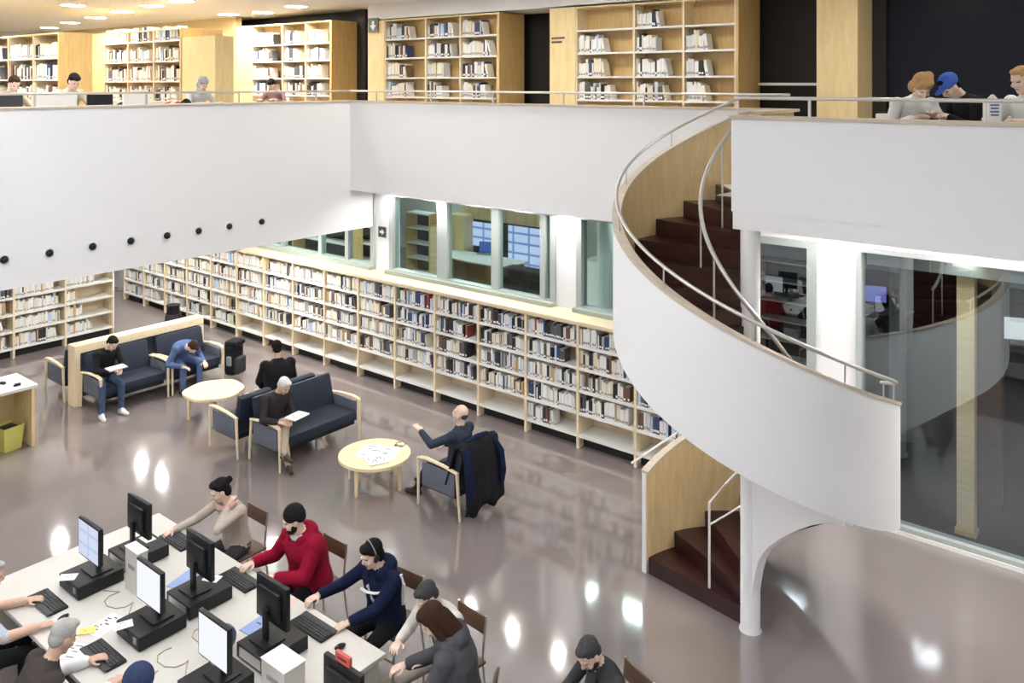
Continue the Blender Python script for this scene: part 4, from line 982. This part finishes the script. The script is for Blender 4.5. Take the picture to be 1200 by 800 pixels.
    # hands
    for sgn, wr, d, curl in hand_specs:
        hd = Body(); 
        ref = V((0,0,1)) if abs(d.z) < 0.8 else V((0,1,0))
        pr = d.cross(ref).normalized(); pn = pr.cross(d).normalized()       # pr: across, pn: back of hand (up)
        lat = pr*sgn*-1.0                                                    # towards the thumb
        M = Matrix((pr, d, pn)).transposed()
        pc = wr+d*0.055*S; hd.ell(pc, (0.042*S, 0.052*S, 0.017*S), 0, M, 12); hd.cap(wr-d*0.03, wr+d*0.03, 0.026*S, 0.026*S, 0)
        for j, L in enumerate((0.068, 0.078, 0.072, 0.056)):
            base = wr+d*0.093*S+lat*(0.031-0.021*j)*S; c1 = curl*0.7
            d1 = (d*math.cos(c1)-pn*math.sin(c1)+lat*(0.10-0.07*j)).normalized(); d2 = (d*math.cos(c1+curl*1.2)-pn*math.sin(c1+curl*1.2)).normalized()
            m1 = base+d1*L*0.52*S; hd.cap(base-d*0.02, m1, 0.0098*S, 0.009*S, 0, 8); hd.cap(m1, m1+d2*L*0.5*S, 0.009*S, 0.0075*S, 0, 8)
        tb = wr+d*0.03*S+lat*0.034*S-pn*0.004; t1 = tb+(d*0.6+lat*0.7-pn*0.2).normalized()*0.04*S; t2 = t1+(d*0.9+lat*0.15-pn*0.4*curl).normalized()*0.032*S
        hd.cap(tb-lat*0.012, t1, 0.013*S, 0.0105*S, 0, 8); hd.cap(t1, t2, 0.0105*S, 0.0085*S, 0, 8)
        co, fs, mi, ctr = remesh(hd.mb, 0.0055, 1)
        o0 = len(out.v); out.v += [tuple(c) for c in co]; out.f += [tuple(v+o0 for v in f) for f in fs]; out.m += mi
    me = bpy.data.meshes.new('body'); me.from_pydata(out.v, [], out.f); me.update()
    for m_ in MATL: me.materials.append(m_)
    me.polygons.foreach_set('material_index', out.m); me.polygons.foreach_set('use_smooth', [True]*len(me.polygons))
    link('body', me, root)
    # hair, hats
    def child(parts, name, m_, vox=0.009):
        hb = Body()
        for p in parts:
            if p[0] == 'e': hb.ell(hp_(*p[1:4]), tuple(v*HS for v in p[4:7]), 0, hM, 16)
            else: hb.cap(hp_(*p[1:4]), hp_(*p[4:7]), p[7]*HS, p[8]*HS, 0)
        co, fs, mi, ctr = remesh(hb.mb, vox, 2)
        me = bpy.data.meshes.new(name); me.from_pydata([tuple(c) for c in co], [], fs); me.materials.append(m_)
        me.polygons.foreach_set('use_smooth', [True]*len(me.polygons)); link(name, me, root)
    H = {'short': [('e',0,-0.021,0.045,0.0795,0.0945,0.084), ('e',0,0.038,0.098,0.052,0.048,0.026), ('e',0,-0.052,-0.005,0.071,0.053,0.068)],
         'bald': [('e',0,-0.062,-0.005,0.074,0.044,0.050)],
         'fringe': [('e',0,-0.024,0.050,0.084,0.096,0.086), ('e',0,0.045,0.085,0.066,0.054,0.040), ('e',0,-0.055,-0.02,0.078,0.058,0.085)],
         'bun': [('e',0,-0.026,0.050,0.084,0.096,0.084), ('e',0,-0.06,-0.02,0.074,0.055,0.08), ('e',0,-0.125,0.055,0.036,0.036,0.040), ('e',0,0.03,0.094,0.066,0.056,0.034)],
         'long': [('e',0,-0.026,0.050,0.090,0.100,0.092), ('e',0,0.03,0.092,0.072,0.062,0.040), ('c',0,-0.055,-0.02,0,-0.075,-0.20,0.085,0.075), ('c',0.068,0.0,0.03,0.075,-0.005,-0.19,0.030,0.028), ('c',-0.068,0.0,0.03,-0.075,-0.005,-0.19,0.030,0.028)],
         'curly': [('e',0,-0.026,0.055,0.100,0.108,0.098), ('e',0.06,-0.05,-0.02,0.055,0.06,0.07), ('e',-0.06,-0.05,-0.02,0.055,0.06,0.07), ('e',0,0.04,0.10,0.075,0.05,0.035), ('e',0.05,-0.02,0.11,0.05,0.05,0.05), ('e',-0.05,-0.06,0.10,0.05,0.05,0.05)]}
    if hair: child(H[hair], 'hair', hairm)
    if beard: child([('e',0,0.050,-0.090,0.050,0.042,0.032), ('e',0.05,0.02,-0.055,0.020,0.03,0.045), ('e',-0.05,0.02,-0.055,0.020,0.03,0.045), ('e',0,0.088,-0.048,0.026,0.010,0.006)], 'beard', beard)
    if hat == 'beanie': child([('e',0,-0.020,0.055,0.090,0.104,0.094), ('e',0,-0.022,0.030,0.094,0.108,0.030), ('e',0,-0.065,0.0,0.076,0.058,0.05)], 'beanie', hatm)
    if hat == 'cap': child([('e',0,-0.018,0.058,0.090,0.104,0.084), ('e',0,0.105,0.040,0.062,0.065,0.010)], 'cap', hatm)
    if hat == 'hood': child([('e',0,-0.030,0.030,0.105,0.115,0.110), ('e',0,-0.05,-0.07,0.11,0.09,0.09)], 'hood', hatm)
    if hat == 'scarf': child([('e',0,-0.022,0.045,0.092,0.104,0.092), ('e',0,-0.03,-0.06,0.085,0.085,0.09), ('e',0,0.02,-0.135,0.09,0.08,0.045)], 'headscarf', hatm)
    if extras: extras(root, dict(hc=hc, hr=hr, hf=hf, hu=hu, neck=neck, chest=chest, waist=waist, un=un, fn=fn, rt=rt1, sh=sh, P=P))
    return root
BLK = fmat('black_cloth', (0.014,0.014,0.016)); CHAR = fmat('charcoal_cloth', (0.045,0.045,0.05)); NAVYC = fmat('navy_cloth', (0.009,0.014,0.040))
REDC = fmat('red_cloth', (0.25,0.006,0.026)); BEIGE = fmat('beige_cloth', (0.46,0.40,0.34)); OFFW = fmat('offwhite_cloth', (0.66,0.64,0.60))
DENIM = fmat('denim_cloth', (0.085,0.135,0.27)); DARKDEN = fmat('dark_denim', (0.045,0.070,0.13)); KHAKI = fmat('khaki_cloth', (0.46,0.39,0.29))
CHECK = fmat('pale_check_cloth', (0.50,0.56,0.66), noise=0.3, nscale=25); VEST = fmat('dark_vest', (0.055,0.045,0.042)); WHITEC = fmat('white_cloth', (0.74,0.74,0.73))
SHB = mat('black_shoe', (0.015,0.014,0.014), 0.45); SHW = mat('white_shoe', (0.74,0.73,0.70), 0.5); SHBR = mat('brown_shoe', (0.05,0.03,0.02), 0.45)
HB = fmat('black_hair', (0.012,0.010,0.010), nscale=90, bump=0.5); HBR = fmat('brown_hair', (0.045,0.022,0.014), nscale=90, bump=0.5); HG = fmat('grey_hair', (0.42,0.41,0.40), nscale=90, bump=0.5)
HW = fmat('white_hair', (0.70,0.68,0.65), nscale=90, bump=0.5); HBL = fmat('blonde_hair', (0.48,0.30,0.14), nscale=70, noise=0.5, bump=0.5); HDG = fmat('dark_grey_hair', (0.055,0.055,0.058), nscale=90, bump=0.5)
BLUECAP = fmat('blue_cap_cloth', (0.06,0.13,0.50)); NAVYH = fmat('navy_hood_cloth', (0.035,0.05,0.11)); GREYC = fmat('grey_coat_cloth', (0.075,0.075,0.085))

def zip_line(m_, z=(-0.02, 0.30), off=0.128):
    def f(root, d):
        q = MB(); c0 = d['P']+V((0,0,0.08)); c1 = d['neck']
        pts = [c0.lerp(c1, u)+d['fn']*(0.133 if u < 0.75 else 0.133-0.28*(u-0.75)) for u in (0.05,0.25,0.5,0.75,0.95)]
        q.tube(pts, 0.007, 6); q.obj('zip', m_, root, True)
    return f
def navy_stripes(root, d):
    q = MB(); ch, rt, fn, un = d['chest'], d['rt'], d['fn'], d['un']
    q.tube([ch+rt*-0.16+fn*0.138+un*0.08, ch+rt*-0.05+fn*0.163+un*0.05, ch+rt*0.06+fn*0.163+un*0.02, ch+rt*0.16+fn*0.134-un*0.01], 0.018, 6, flat=0.6); q.obj('chest_stripe', WHITEC, root, True)
    q = MB(); q.tube([ch+rt*0.03+fn*0.152+un*0.10, ch+rt*0.0+fn*0.166-un*0.02, ch+rt*-0.05+fn*0.160-un*0.13], 0.017, 6, flat=0.6); q.obj('chest_stripe', WHITEC, root, True)
    for sg in (-1, 1):
        a = d['sh'][sg]; q = MB(); q.tube([a+rt*sg*0.06+un*0.062-fn*0.03, a+rt*sg*0.088-fn*0.01-un*0.02, ch+rt*sg*0.205-fn*0.02-un*0.10, d['waist']+rt*sg*0.195-fn*0.03], 0.017, 6, flat=0.7); q.obj('side_stripe', WHITEC, root, True)
    hc, hr, hf, hu = d['hc'], d['hr'], d['hf'], d['hu']
    q = MB(); q.tube([hc+hr*0.085*math.cos(R(a))*1.05+hu*(0.04+0.105*math.sin(R(a)))-hf*0.01 for a in range(0, 181, 20)], 0.006, 6); q.obj('headphone_band', GREYP, root, True)
    for sg in (-1, 1): q = MB(); q.ell(hc+hr*sg*0.088-hu*0.005, (0.018,0.034,0.036)); q.obj('headphone_cup', BLACK, root, True)
def scarf_ph(root, d):
    q = MB(); hc, hr, hf, hu = d['hc'], d['hr'], d['hf'], d['hu']
    q.tube([d['neck']+d['rt']*0.10*math.cos(R(a))+d['fn']*0.10*math.sin(R(a))+d['un']*0.01 for a in range(-10, 200, 20)], 0.035, 8); q.obj('scarf', mat('pink_scarf', (0.50,0.30,0.27), 0.9, noise=0.2), root, True)
def red_inner(root, d):
    q = MB(); q.tube([d['neck']+d['rt']*0.075*math.cos(R(a))+d['fn']*0.085*math.sin(R(a))+d['un']*0.02 for a in range(20, 161, 20)], 0.026, 8); q.obj('grey_collar', fmat('grey_collar_cloth', (0.45,0.45,0.46)), root, True)
    zip_line(mat('dark_red_zip', (0.12,0.005,0.012), 0.5))(root, d)

# hall: far side of the desk (facing the camera side)
DH = 0.785
desk_chair('brown backed desk chair of the woman in beige', -8.24, 5.40, R(180))
person('woman with black hair bun in beige top resting head on hand at the desk', (-8.24, 5.36), 180+6, lean=10, hunch=14, hp=8, hy=-24, hands={-1: (-0.07, 0.17, 1.03, -0.7, 0.5, -0.9, 0.9), 1: (0.40, 0.50, DH)},
       top=BEIGE, pants=CHAR, shoes=SHB, skin=SKIN2, hair='bun', hairm=HB, extras=scarf_ph)
desk_chair('brown backed desk chair of the man in the red jacket', -7.04, 5.52, R(180))
person('man in a red puffer jacket and black beanie at the computer desk', (-7.04, 5.44), 180, lean=12, hunch=8, hp=6, hy=-28, hands={-1: (-0.06, 0.46, DH, -0.9, -0.2, -0.9), 1: (0.34, 0.44, DH, 0.7, -0.3, -1.2)},
       top=REDC, pants=BLK, shoes=SHB, skin=SKIN2, hat='beanie', hatm=BLK, beard=HB, bulk=1.42, hood=1.25, extras=red_inner, scale=1.04)
desk_chair('desk chair of the man in the navy sports jacket', -6.0, 5.60, R(184))
person('man in a navy sports jacket with white stripes and headphones at the desk', (-6.0, 5.52), 184, lean=10, hunch=8, hp=8, hy=-20, hands={-1: (-0.06, 0.54, DH), 1: (0.44, 0.44, DH+0.02)},
       top=NAVYC, pants=BLK, shoes=SHB, skin=SKIN2, hair='fringe', hairm=HB, bulk=1.2, hood=1.3, extras=navy_stripes)
desk_chair('desk chair of the man in the off-white jacket', -5.16, 5.54, R(175))
person('man with short dark hair in an off-white jacket looking down', (-5.16, 5.48), 178, lean=12, hunch=12, hp=22, hy=-12, hands={-1: (-0.18, 0.42, 0.78), 1: (0.20, 0.40, 0.78)},
       top=OFFW, pants=BEIGE, shoes=SHB, skin=SKIN2, hair='short', hairm=HDG, beard=HB, bulk=1.12, extras=zip_line(DGREY))
desk_chair('desk chair of the woman in the dark grey coat', -4.58, 5.06, R(118))
person('woman with long brown hair in a dark grey coat bending over the desk', (-4.60, 5.04), 118, seat=0.52, lean=9, hunch=12, hp=28, hy=10, hands={-1: (-0.22, 0.46, 0.78), 1: (0.14, 0.50, 0.78)},
       top=GREYC, pants=BLK, shoes=SHB, skin=SKIN2, hair='long', hairm=HBR, bulk=1.28, hood=1.3, scale=1.05)
desk_chair('desk chair of the man holding his chin', -3.62, 5.80, R(160))
person('man with short dark hair in dark clothes holding his hand to his chin', (-3.62, 5.73), 158, lean=10, hunch=14, hp=24, hy=12, hands={-1: (-0.02, 0.20, 1.02, -0.6, 0.6, -0.8, 0.9), 1: (0.16, 0.42, 0.78)},
       top=CHAR, pants=BLK, shoes=SHB, skin=SKIN2, hair='short', hairm=HDG, beard=HDG, bulk=1.05)
# near side of the desk, backs to the camera
desk_chair('desk chair of the man in the checked shirt', -8.40, 2.78, R(0))
person('grey haired man in a pale checked shirt with bare forearms at the desk end', (-8.40, 2.82), -14, lean=6, hunch=8, hp=8, hy=0, hands={-1: (-0.2, 0.44, DH), 1: (0.30, 0.46, DH)},
       top=CHECK, pants=BLK, shoes=SHB, skin=SKIN, hair='short', hairm=HG, sleeves_bare=True)
desk_chair('desk chair of the man in the dark vest', -7.04, 2.70, R(0))
person('grey haired man in a dark vest over white sleeves seen from behind', (-7.04, 2.74), -4, lean=14, hunch=14, hp=12, hy=6, hands={-1: (-0.2, 0.52, DH), 1: (0.24, 0.52, DH)},
       top=VEST, pants=CHAR, shoes=SHB, skin=SKIN, hair='short', hairm=HG, sleeve=WHITEC, bulk=1.2, scale=1.04)
desk_chair('desk chair of the person in the dark blue hood', -6.08, 2.86, R(0))
person('person in a dark blue hooded jacket at the near side of the desk', (-6.08, 2.90), 0, lean=14, hunch=12, hp=12, hands={-1: (-0.2, 0.52, DH), 1: (0.2, 0.52, DH)},
       top=NAVYH, pants=CHAR, shoes=SHB, skin=SKIN2, hat='hood', hatm=NAVYH, bulk=1.08, scale=1.0)
# lounge
person('man in black sweater and blue jeans reading on the wall sofa', (-14.72, 6.98), -90, seat=0.43, lean=6, hunch=22, hp=24, hy=14, hands={-1: (-0.06, 0.44, 0.72), 1: (0.10, 0.42, 0.74)},
       feet={-1: (-0.02, 0.62, 0.0), 1: (0.30, 0.60, 0.0)}, top=BLK, pants=DARKDEN, shoes=SHW, skin=SKIN2, hair='short', hairm=HB, voxel=0.015)
sheet('open_book', 'open book held by the man in jeans on the wall sofa', 'book', -14.28, 6.97, 0.76, R(-90), 0.30, 0.20, PAPER, 0.02, 6)
person('person in blue denim slumped forward asleep on the wall sofa', (-14.62, 8.28), -82, seat=0.43, lean=42, hunch=38, side=10, hp=24, hands={-1: (-0.20, 0.46, 0.50), 1: (0.26, 0.44, 0.52)},
       feet={-1: (-0.12, 0.50, 0.0), 1: (0.22, 0.48, 0.0)}, top=DENIM, pants=DENIM, shoes=SHB, skin=SKIN2, hair='short', hairm=HBR, bulk=1.1, voxel=0.015)
person('person dressed in black seen from behind in an armchair near the long bookcase', (-11.62, 8.32), 66, seat=0.46, lean=2, hunch=8, hp=14, hands={-1: (-0.2, 0.36, 0.62), 1: (0.2, 0.36, 0.62)},
       top=BLK, pants=BLK, shoes=SHB, skin=SKIN3, hair='short', hairm=HB, bulk=1.3, scale=1.06, voxel=0.015)
person('white haired man in dark jacket and beige trousers reading with legs crossed', (-10.70, 7.60), -96, seat=0.43, lean=8, hunch=18, hp=22, hy=16, hands={-1: (-0.02, 0.42, 0.70), 1: (0.16, 0.38, 0.70)},
       feet={-1: (0.16, 0.62, 0.20, 0.1, 0.6, 1.0), 1: (0.06, 0.56, 0.0)}, top=fmat('dark_brown_jacket', (0.035,0.030,0.034)), pants=KHAKI, shoes=SHBR, skin=SKIN, hair='short', hairm=HW, bulk=1.08, voxel=0.012)
sheet('open_book', 'open white book in the hands of the white haired man', 'book', -10.22, 7.64, 0.74, R(-80), 0.30, 0.21, PAPER, 0.018, 6)
person('bald man in black leaning back in the armchair with one hand raised', (-7.66, 8.33), 96, seat=0.43, lean=-6, hunch=6, hp=-12, hy=16, hands={-1: (-0.30, 0.40, 0.98, -0.8, -0.2, -0.8, 0.3), 1: (0.16, 0.34, 0.66)},
       feet={-1: (-0.10, 0.70, 0.0), 1: (0.16, 0.80, 0.0)}, top=fmat('dark_slate_cloth', (0.035,0.045,0.065)), pants=BLK, shoes=SHB, skin=SKIN2, hair='bald', hairm=HDG, bulk=1.1, voxel=0.012)
def coat_over(loc, rz):
    t = thing('draped_coat', 'black and navy coat hanging over the back of the armchair', 'coat', (*loc, 0), rz)
    q = MB(); n = 15
    prof = [(0.16,0.44),(0.11,0.60),(0.05,0.80),(0.0,0.93),(-0.04,0.96),(-0.10,0.93),(-0.14,0.80),(-0.17,0.60),(-0.19,0.40),(-0.20,0.20),(-0.18,0.10)]
    vs = []; 
    for lay in (0, 1):
        for i_, (y, z) in enumerate(prof):
            for k in range(n):
                u = k/(n-1)*2-1; wv = 0.012*math.sin(k*1.9+i_*0.4)*min(1, max(0, i_-3)/3); wd = 0.35+0.02*max(0, i_-5)*0.5
                dz = 0.05*math.cos(k*0.9) if i_ == len(prof)-1 else 0
                vs.append((u*wd*(1-0.06*abs(u)*(i_ > 5)), y+wv*(1 if i_ > 4 else 0.3)-(0.022 if lay else 0)*(1 if i_ > 3 else -1), z-0.03*abs(u)**3+(0.02 if lay and i_ in (3,4,5) else 0)+dz))
    Np = len(prof); fs = []
    def id_(l, i_, k): return l*Np*n+i_*n+k
    for i_ in range(Np-1):
        for k in range(n-1):
            fs.append((id_(0,i_,k), id_(0,i_,k+1), id_(0,i_+1,k+1), id_(0,i_+1,k))); fs.append((id_(1,i_,k), id_(1,i_+1,k), id_(1,i_+1,k+1), id_(1,i_,k+1)))
        for k in (0, n-1): fs.append((id_(0,i_,k), id_(0,i_+1,k), id_(1,i_+1,k), id_(1,i_,k)))
    for i_ in (0, Np-1):
        for k in range(n-1): fs.append((id_(0,i_,k), id_(1,i_,k), id_(1,i_,k+1), id_(0,i_,k+1)))
    q.add(vs, fs); q.obj('coat_body', BLK, t, 'all')
    q = MB(); q.tube([(0.26,-0.10,0.93),(0.33,-0.20,0.72),(0.34,-0.23,0.48),(0.32,-0.22,0.32)], [0.05,0.065,0.06,0.05], 10, flat=0.7); q.obj('sleeve', NAVYC, t, True)
    q = MB(); q.tube([(-0.26,-0.10,0.93),(-0.31,-0.20,0.72),(-0.31,-0.24,0.48),(-0.29,-0.22,0.30)], [0.05,0.065,0.06,0.05], 10, flat=0.7); q.obj('sleeve', NAVYC, t, True)
    q = MB(); q.tube([(-0.2,-0.06,0.965),(0,-0.07,0.98),(0.2,-0.06,0.965)], [0.03,0.045,0.03], 8); q.obj('collar', NAVYC, t, True)
coat_over((-7.40, 8.33), R(90))
# black backpack beside the denim person
t = thing('backpack', 'black backpack with hanging straps at the end of the wall sofa', 'backpack', (-14.30, 9.24, 0), R(-70))
q = MB(); q.rbox((0,0,0.36), (0.34,0.24,0.60), 0.09, seg=3); q.obj('main_compartment', BLK, t, True)
q = MB(); q.rbox((0,0.13,0.25), (0.28,0.12,0.32), 0.05, seg=3); q.obj('front_pocket', CHAR, t, True)
q = MB(); q.rbox((0,0.02,0.66), (0.32,0.26,0.10), 0.045, seg=3); q.obj('top_flap', BLK, t, True)
for s in (-1,1): q = MB(); q.tube([(s*0.1,-0.12,0.62),(s*0.13,-0.20,0.45),(s*0.12,-0.14,0.15)], 0.018, 8, flat=0.5); q.obj('strap', BLK, t, True)
q = MB(); q.rbox((0.17,0.02,0.35),(0.06,0.10,0.18),0.025); q.obj('bottle_pocket', GREYP, t, True)

# upper level, right
def seat_stool(label, x, y, rz):
    t = thing('reading_chair', label, 'chair', (x, y, UF+0.004), rz, 'chairs on the upper level')
    q = MB(); q.rbox((0,0,0.45),(0.42,0.42,0.04),0.015); q.obj('seat', SHELFWHITE, t, True)
    q = MB(); q.rbox((0,-0.22,0.72),(0.40,0.03,0.30),0.012,rx=R(6)); q.obj('backrest', SHELFWHITE, t, True)
    for sx in (-1,1):
        for sy in (-1,1): q = MB(); q.tube([(sx*0.17,sy*0.17,0.43),(sx*0.19,sy*0.19,0)],0.012,8); q.obj('leg', STEEL, t, True)
ZU = UF+0.004
px_, py_ = -2.62, 9.28
def at_upper(px, Y): return (rx(px, Y), Y)
p = at_upper(1062, 9.42); seat_stool('white chair of the blonde person at the upper table', p[0], p[1], R(225))
person('blonde curly haired person in a white jacket bending over the upper table', p, 228, z0=ZU, seat=0.46, lean=14, hunch=18, hp=24, hy=-10, hands={-1: (-0.1, 0.44, 0.84), 1: (0.2, 0.40, 0.84)},
       top=WHITEC, pants=CHAR, shoes=SHB, skin=SKIN2, hair='curly', hairm=HBL, bulk=1.12)
p = at_upper(1152, 9.52); seat_stool('white chair of the person in the blue cap', p[0], p[1], R(135))
person('person in a bright blue cap and black jacket bowed over the upper table', p, 132, z0=ZU, seat=0.50, lean=20, hunch=20, hp=22, hy=6, hands={-1: (-0.12, 0.42, 0.86), 1: (0.16, 0.40, 0.86)},
       top=BLK, pants=BLK, shoes=SHB, skin=SKIN2, hair='short', hairm=HB, hat='cap', hatm=BLUECAP, bulk=1.12)
p = at_upper(1212, 9.4); seat_stool('white chair of the person in white at the end of the upper table', p[0], p[1], R(150))
person('person with light hair in a white top at the end of the upper table', p, 150, z0=ZU, seat=0.48, lean=8, hunch=10, hp=12, hands={-1: (-0.2, 0.42, 0.84), 1: (0.16, 0.40, 0.84)},
       top=WHITEC, pants=CHAR, shoes=SHB, skin=SKIN2, hair='short', hairm=HBL, bulk=1.05)
# upper level, left
def onx(px, X):
    u = (px-600)/F_PX; Z = X/(u*CA-SA); return (X, u*Z*SA+Z*CA)
for (px, X, face, lab, kw) in (
    (78, -14.35, -85, 'person with dark hair and pale top at the long upper table beside the yellow panel', dict(top=BEIGE, hair='fringe', hairm=HB, seat=0.50)),
    (8, -14.35, -85, 'person with brown hair at the near end of the long upper table', dict(top=KHAKI, hair='short', hairm=HBR)),
    (229, -14.5, -85, 'person in patterned grey headscarf and pale coat at the long upper table', dict(top=fmat('pale_grey_coat', (0.55,0.57,0.60)), hat='scarf', hatm=fmat('patterned_scarf', (0.35,0.36,0.40), noise=0.8, nscale=18), seat=0.46)),
    (191, -14.3, -80, 'person in a rust red jacket leaning low over the long upper table', dict(top=fmat('rust_cloth', (0.30,0.07,0.035)), hair='short', hairm=HB, lean=48, hunch=40, seat=0.42)),
    (140, -14.4, -85, 'person in black leaning low over the long upper table before the bookcase', dict(top=BLK, hair='short', hairm=HB, lean=44, hunch=38, seat=0.42))):
    p = onx(px, X); base = dict(seat=0.46, lean=10, hunch=14, hp=20)
    base.update(kw)
    person(lab, p, face, z0=ZU, hands={-1: (-0.2, 0.46, 0.82), 1: (0.2, 0.46, 0.82)}, pants=CHAR, shoes=SHB, voxel=0.016, **base)
    seat_stool('white chair of the '+' '.join(lab.split(' at the ')[0].split(' leaning')[0].split()), p[0], p[1], R(face))
p = at_upper(324, 11.25); seat_stool('white chair of the person in plaid behind the gallery corner', p[0], p[1], R(-150))
person('dark haired person in a plum plaid top behind the gallery corner', p, -150, z0=ZU, seat=0.45, lean=12, hunch=16, hp=24, hands={-1: (-0.18, 0.42, 0.82), 1: (0.2, 0.42, 0.82)},
       top=fmat('plum_plaid', (0.26,0.16,0.19), noise=0.5, nscale=22), pants=BLK, shoes=SHB, skin=SKIN2, hair='fringe', hairm=HB, voxel=0.016)
# ------------------------------------------------------------------ books become objects
def proj_area(b):
    x, y, z = b[0], b[1], b[2]; Z = camdepth(x, y); u = 600+F_PX*(x*CA+y*SA)/Z; v = HORIZON+F_PX*(EYE-z-b[6]/2)/Z
    if not (0 < u < 1200 and 0 < v < 800): return 0
    if b[9][0] == 'long' and ((u > 716 and v < 405) or u > 745): return 0
    return (F_PX/Z)**2*b[4]*b[6]
q = MB()      # unit book: spine at -y, origin at bottom centre
e = 0.5
q.add([(-.5,-.5,0),(.5,-.5,0),(.5,.5,0),(.38,.5,0),(.38,-.42,0),(-.38,-.42,0),(-.38,.5,0),(-.5,.5,0),
       (-.5,-.5,1),(.5,-.5,1),(.5,.5,1),(.38,.5,1),(.38,-.42,1),(-.38,-.42,1),(-.38,.5,1),(-.5,.5,1)],
      [(0,1,4,5),(1,2,3,4),(0,5,6,7),(8,13,12,9),(9,12,11,10),(8,15,14,13)]+[(i_,(i_+1)%8,8+(i_+1)%8,8+i_) for i_ in range(8)], 0)
q.box(-.38,.38,-.42,.46,.025,.965, 1)
q.add([(-.40,-.503,.10),(.40,-.503,.10),(.40,-.503,.24),(-.40,-.503,.24)], [(0,1,2,3)], 2)
BOOKM = {c: mat('book_'+c.replace(' ', '_'), v, 0.55, noise=0.12, nscale=9) for c, v in BCOL.items()}
BMESH = {}
for c in BCOL:
    me = q.mesh('book', [BOOKM[c], PAGES, PAPER if c not in ('white', 'cream', 'pale grey') else GREYP]); BMESH[c] = me
order = sorted(range(len(BOOKS)), key=lambda i_: -proj_area(BOOKS[i_]))
big = set(order[:300])
for i_ in order[:300]:
    x, y, z, rz, t, d, h, lean, col, place = BOOKS[i_]
    o = bpy.data.objects.new('book', BMESH[col]); COL.objects.link(o)
    o.location = (x, y, z); o.rotation_euler = (0, lean, rz); o.scale = (t, d, h)
    size = 'slim' if t < 0.026 else ('thick' if t > 0.040 else '')
    lab = ' '.join((size+' '+col+' book on the '+place[1]).split())
    tag(o, lab, 'book', 'books in the long low bookcase' if place[0] == 'long' else ('books in the left bookcase' if place[0] == 'left' else 'books in the tall upper bookcases'))
vs = []; fs = []; cols = []
for i_ in order[300:]:
    x, y, z, rz, t, d, h, lean, col, place = BOOKS[i_]; c, s_ = math.cos(rz), math.sin(rz); cl, sl = math.cos(lean), math.sin(lean); o0 = len(vs)
    def W_(a, b, e):
        a2, e2 = a*cl+e*sl, -a*sl+e*cl; return (x+a2*c-b*s_, y+a2*s_+b*c, z+e2)
    for b0, e0, a0 in ((-d/2, 0, t/2), (-d/2, h, t/2), (d/2, 0, t/2), (d/2, h, t/2)):
        vs.append(W_(-a0, b0, e0)); vs.append(W_(a0, b0, e0))
    f6 = [(0,1,3,2),(1,5,7,3),(5,4,6,7),(4,0,2,6)]; fs += [tuple(v+o0 for v in f) for f in f6]; cc = BCOL[col]; cols += [cc]*4
    fs.append((o0+2, o0+3, o0+7, o0+6)); cols.append((0.70,0.66,0.56))
    if t > 0.024:
        k0 = len(vs); yy = -d/2-0.0015
        for a, e_ in ((-t*0.42, h*0.10), (t*0.42, h*0.10), (t*0.42, h*0.24), (-t*0.42, h*0.24)): vs.append(W_(a, yy, e_))
        fs.append((k0, k0+1, k0+2, k0+3)); cols.append((0.8,0.8,0.8) if cc[0] < 0.5 else (0.3,0.3,0.32))
me = bpy.data.meshes.new('more_books'); me.from_pydata(vs, [], fs); me.update()
at = me.color_attributes.new('tone', 'FLOAT_COLOR', 'CORNER'); data = []
for f, c in zip(fs, cols): data += [c[0], c[1], c[2], 1.0]*len(f)
at.data.foreach_set('color', data)
mm = bpy.data.materials.new('many_book_covers'); mm.use_nodes = True; nt = mm.node_tree; ca_ = nt.nodes.new('ShaderNodeVertexColor'); ca_.layer_name = 'tone'
nt.links.new(ca_.outputs[0], nt.nodes['Principled BSDF'].inputs['Base Color']); nt.nodes['Principled BSDF'].inputs['Roughness'].default_value = 0.6
me.materials.append(mm)
o = link('books', me); tag(o, 'many more upright books filling the other shelves of the library', 'books'); o['kind'] = 'stuff'
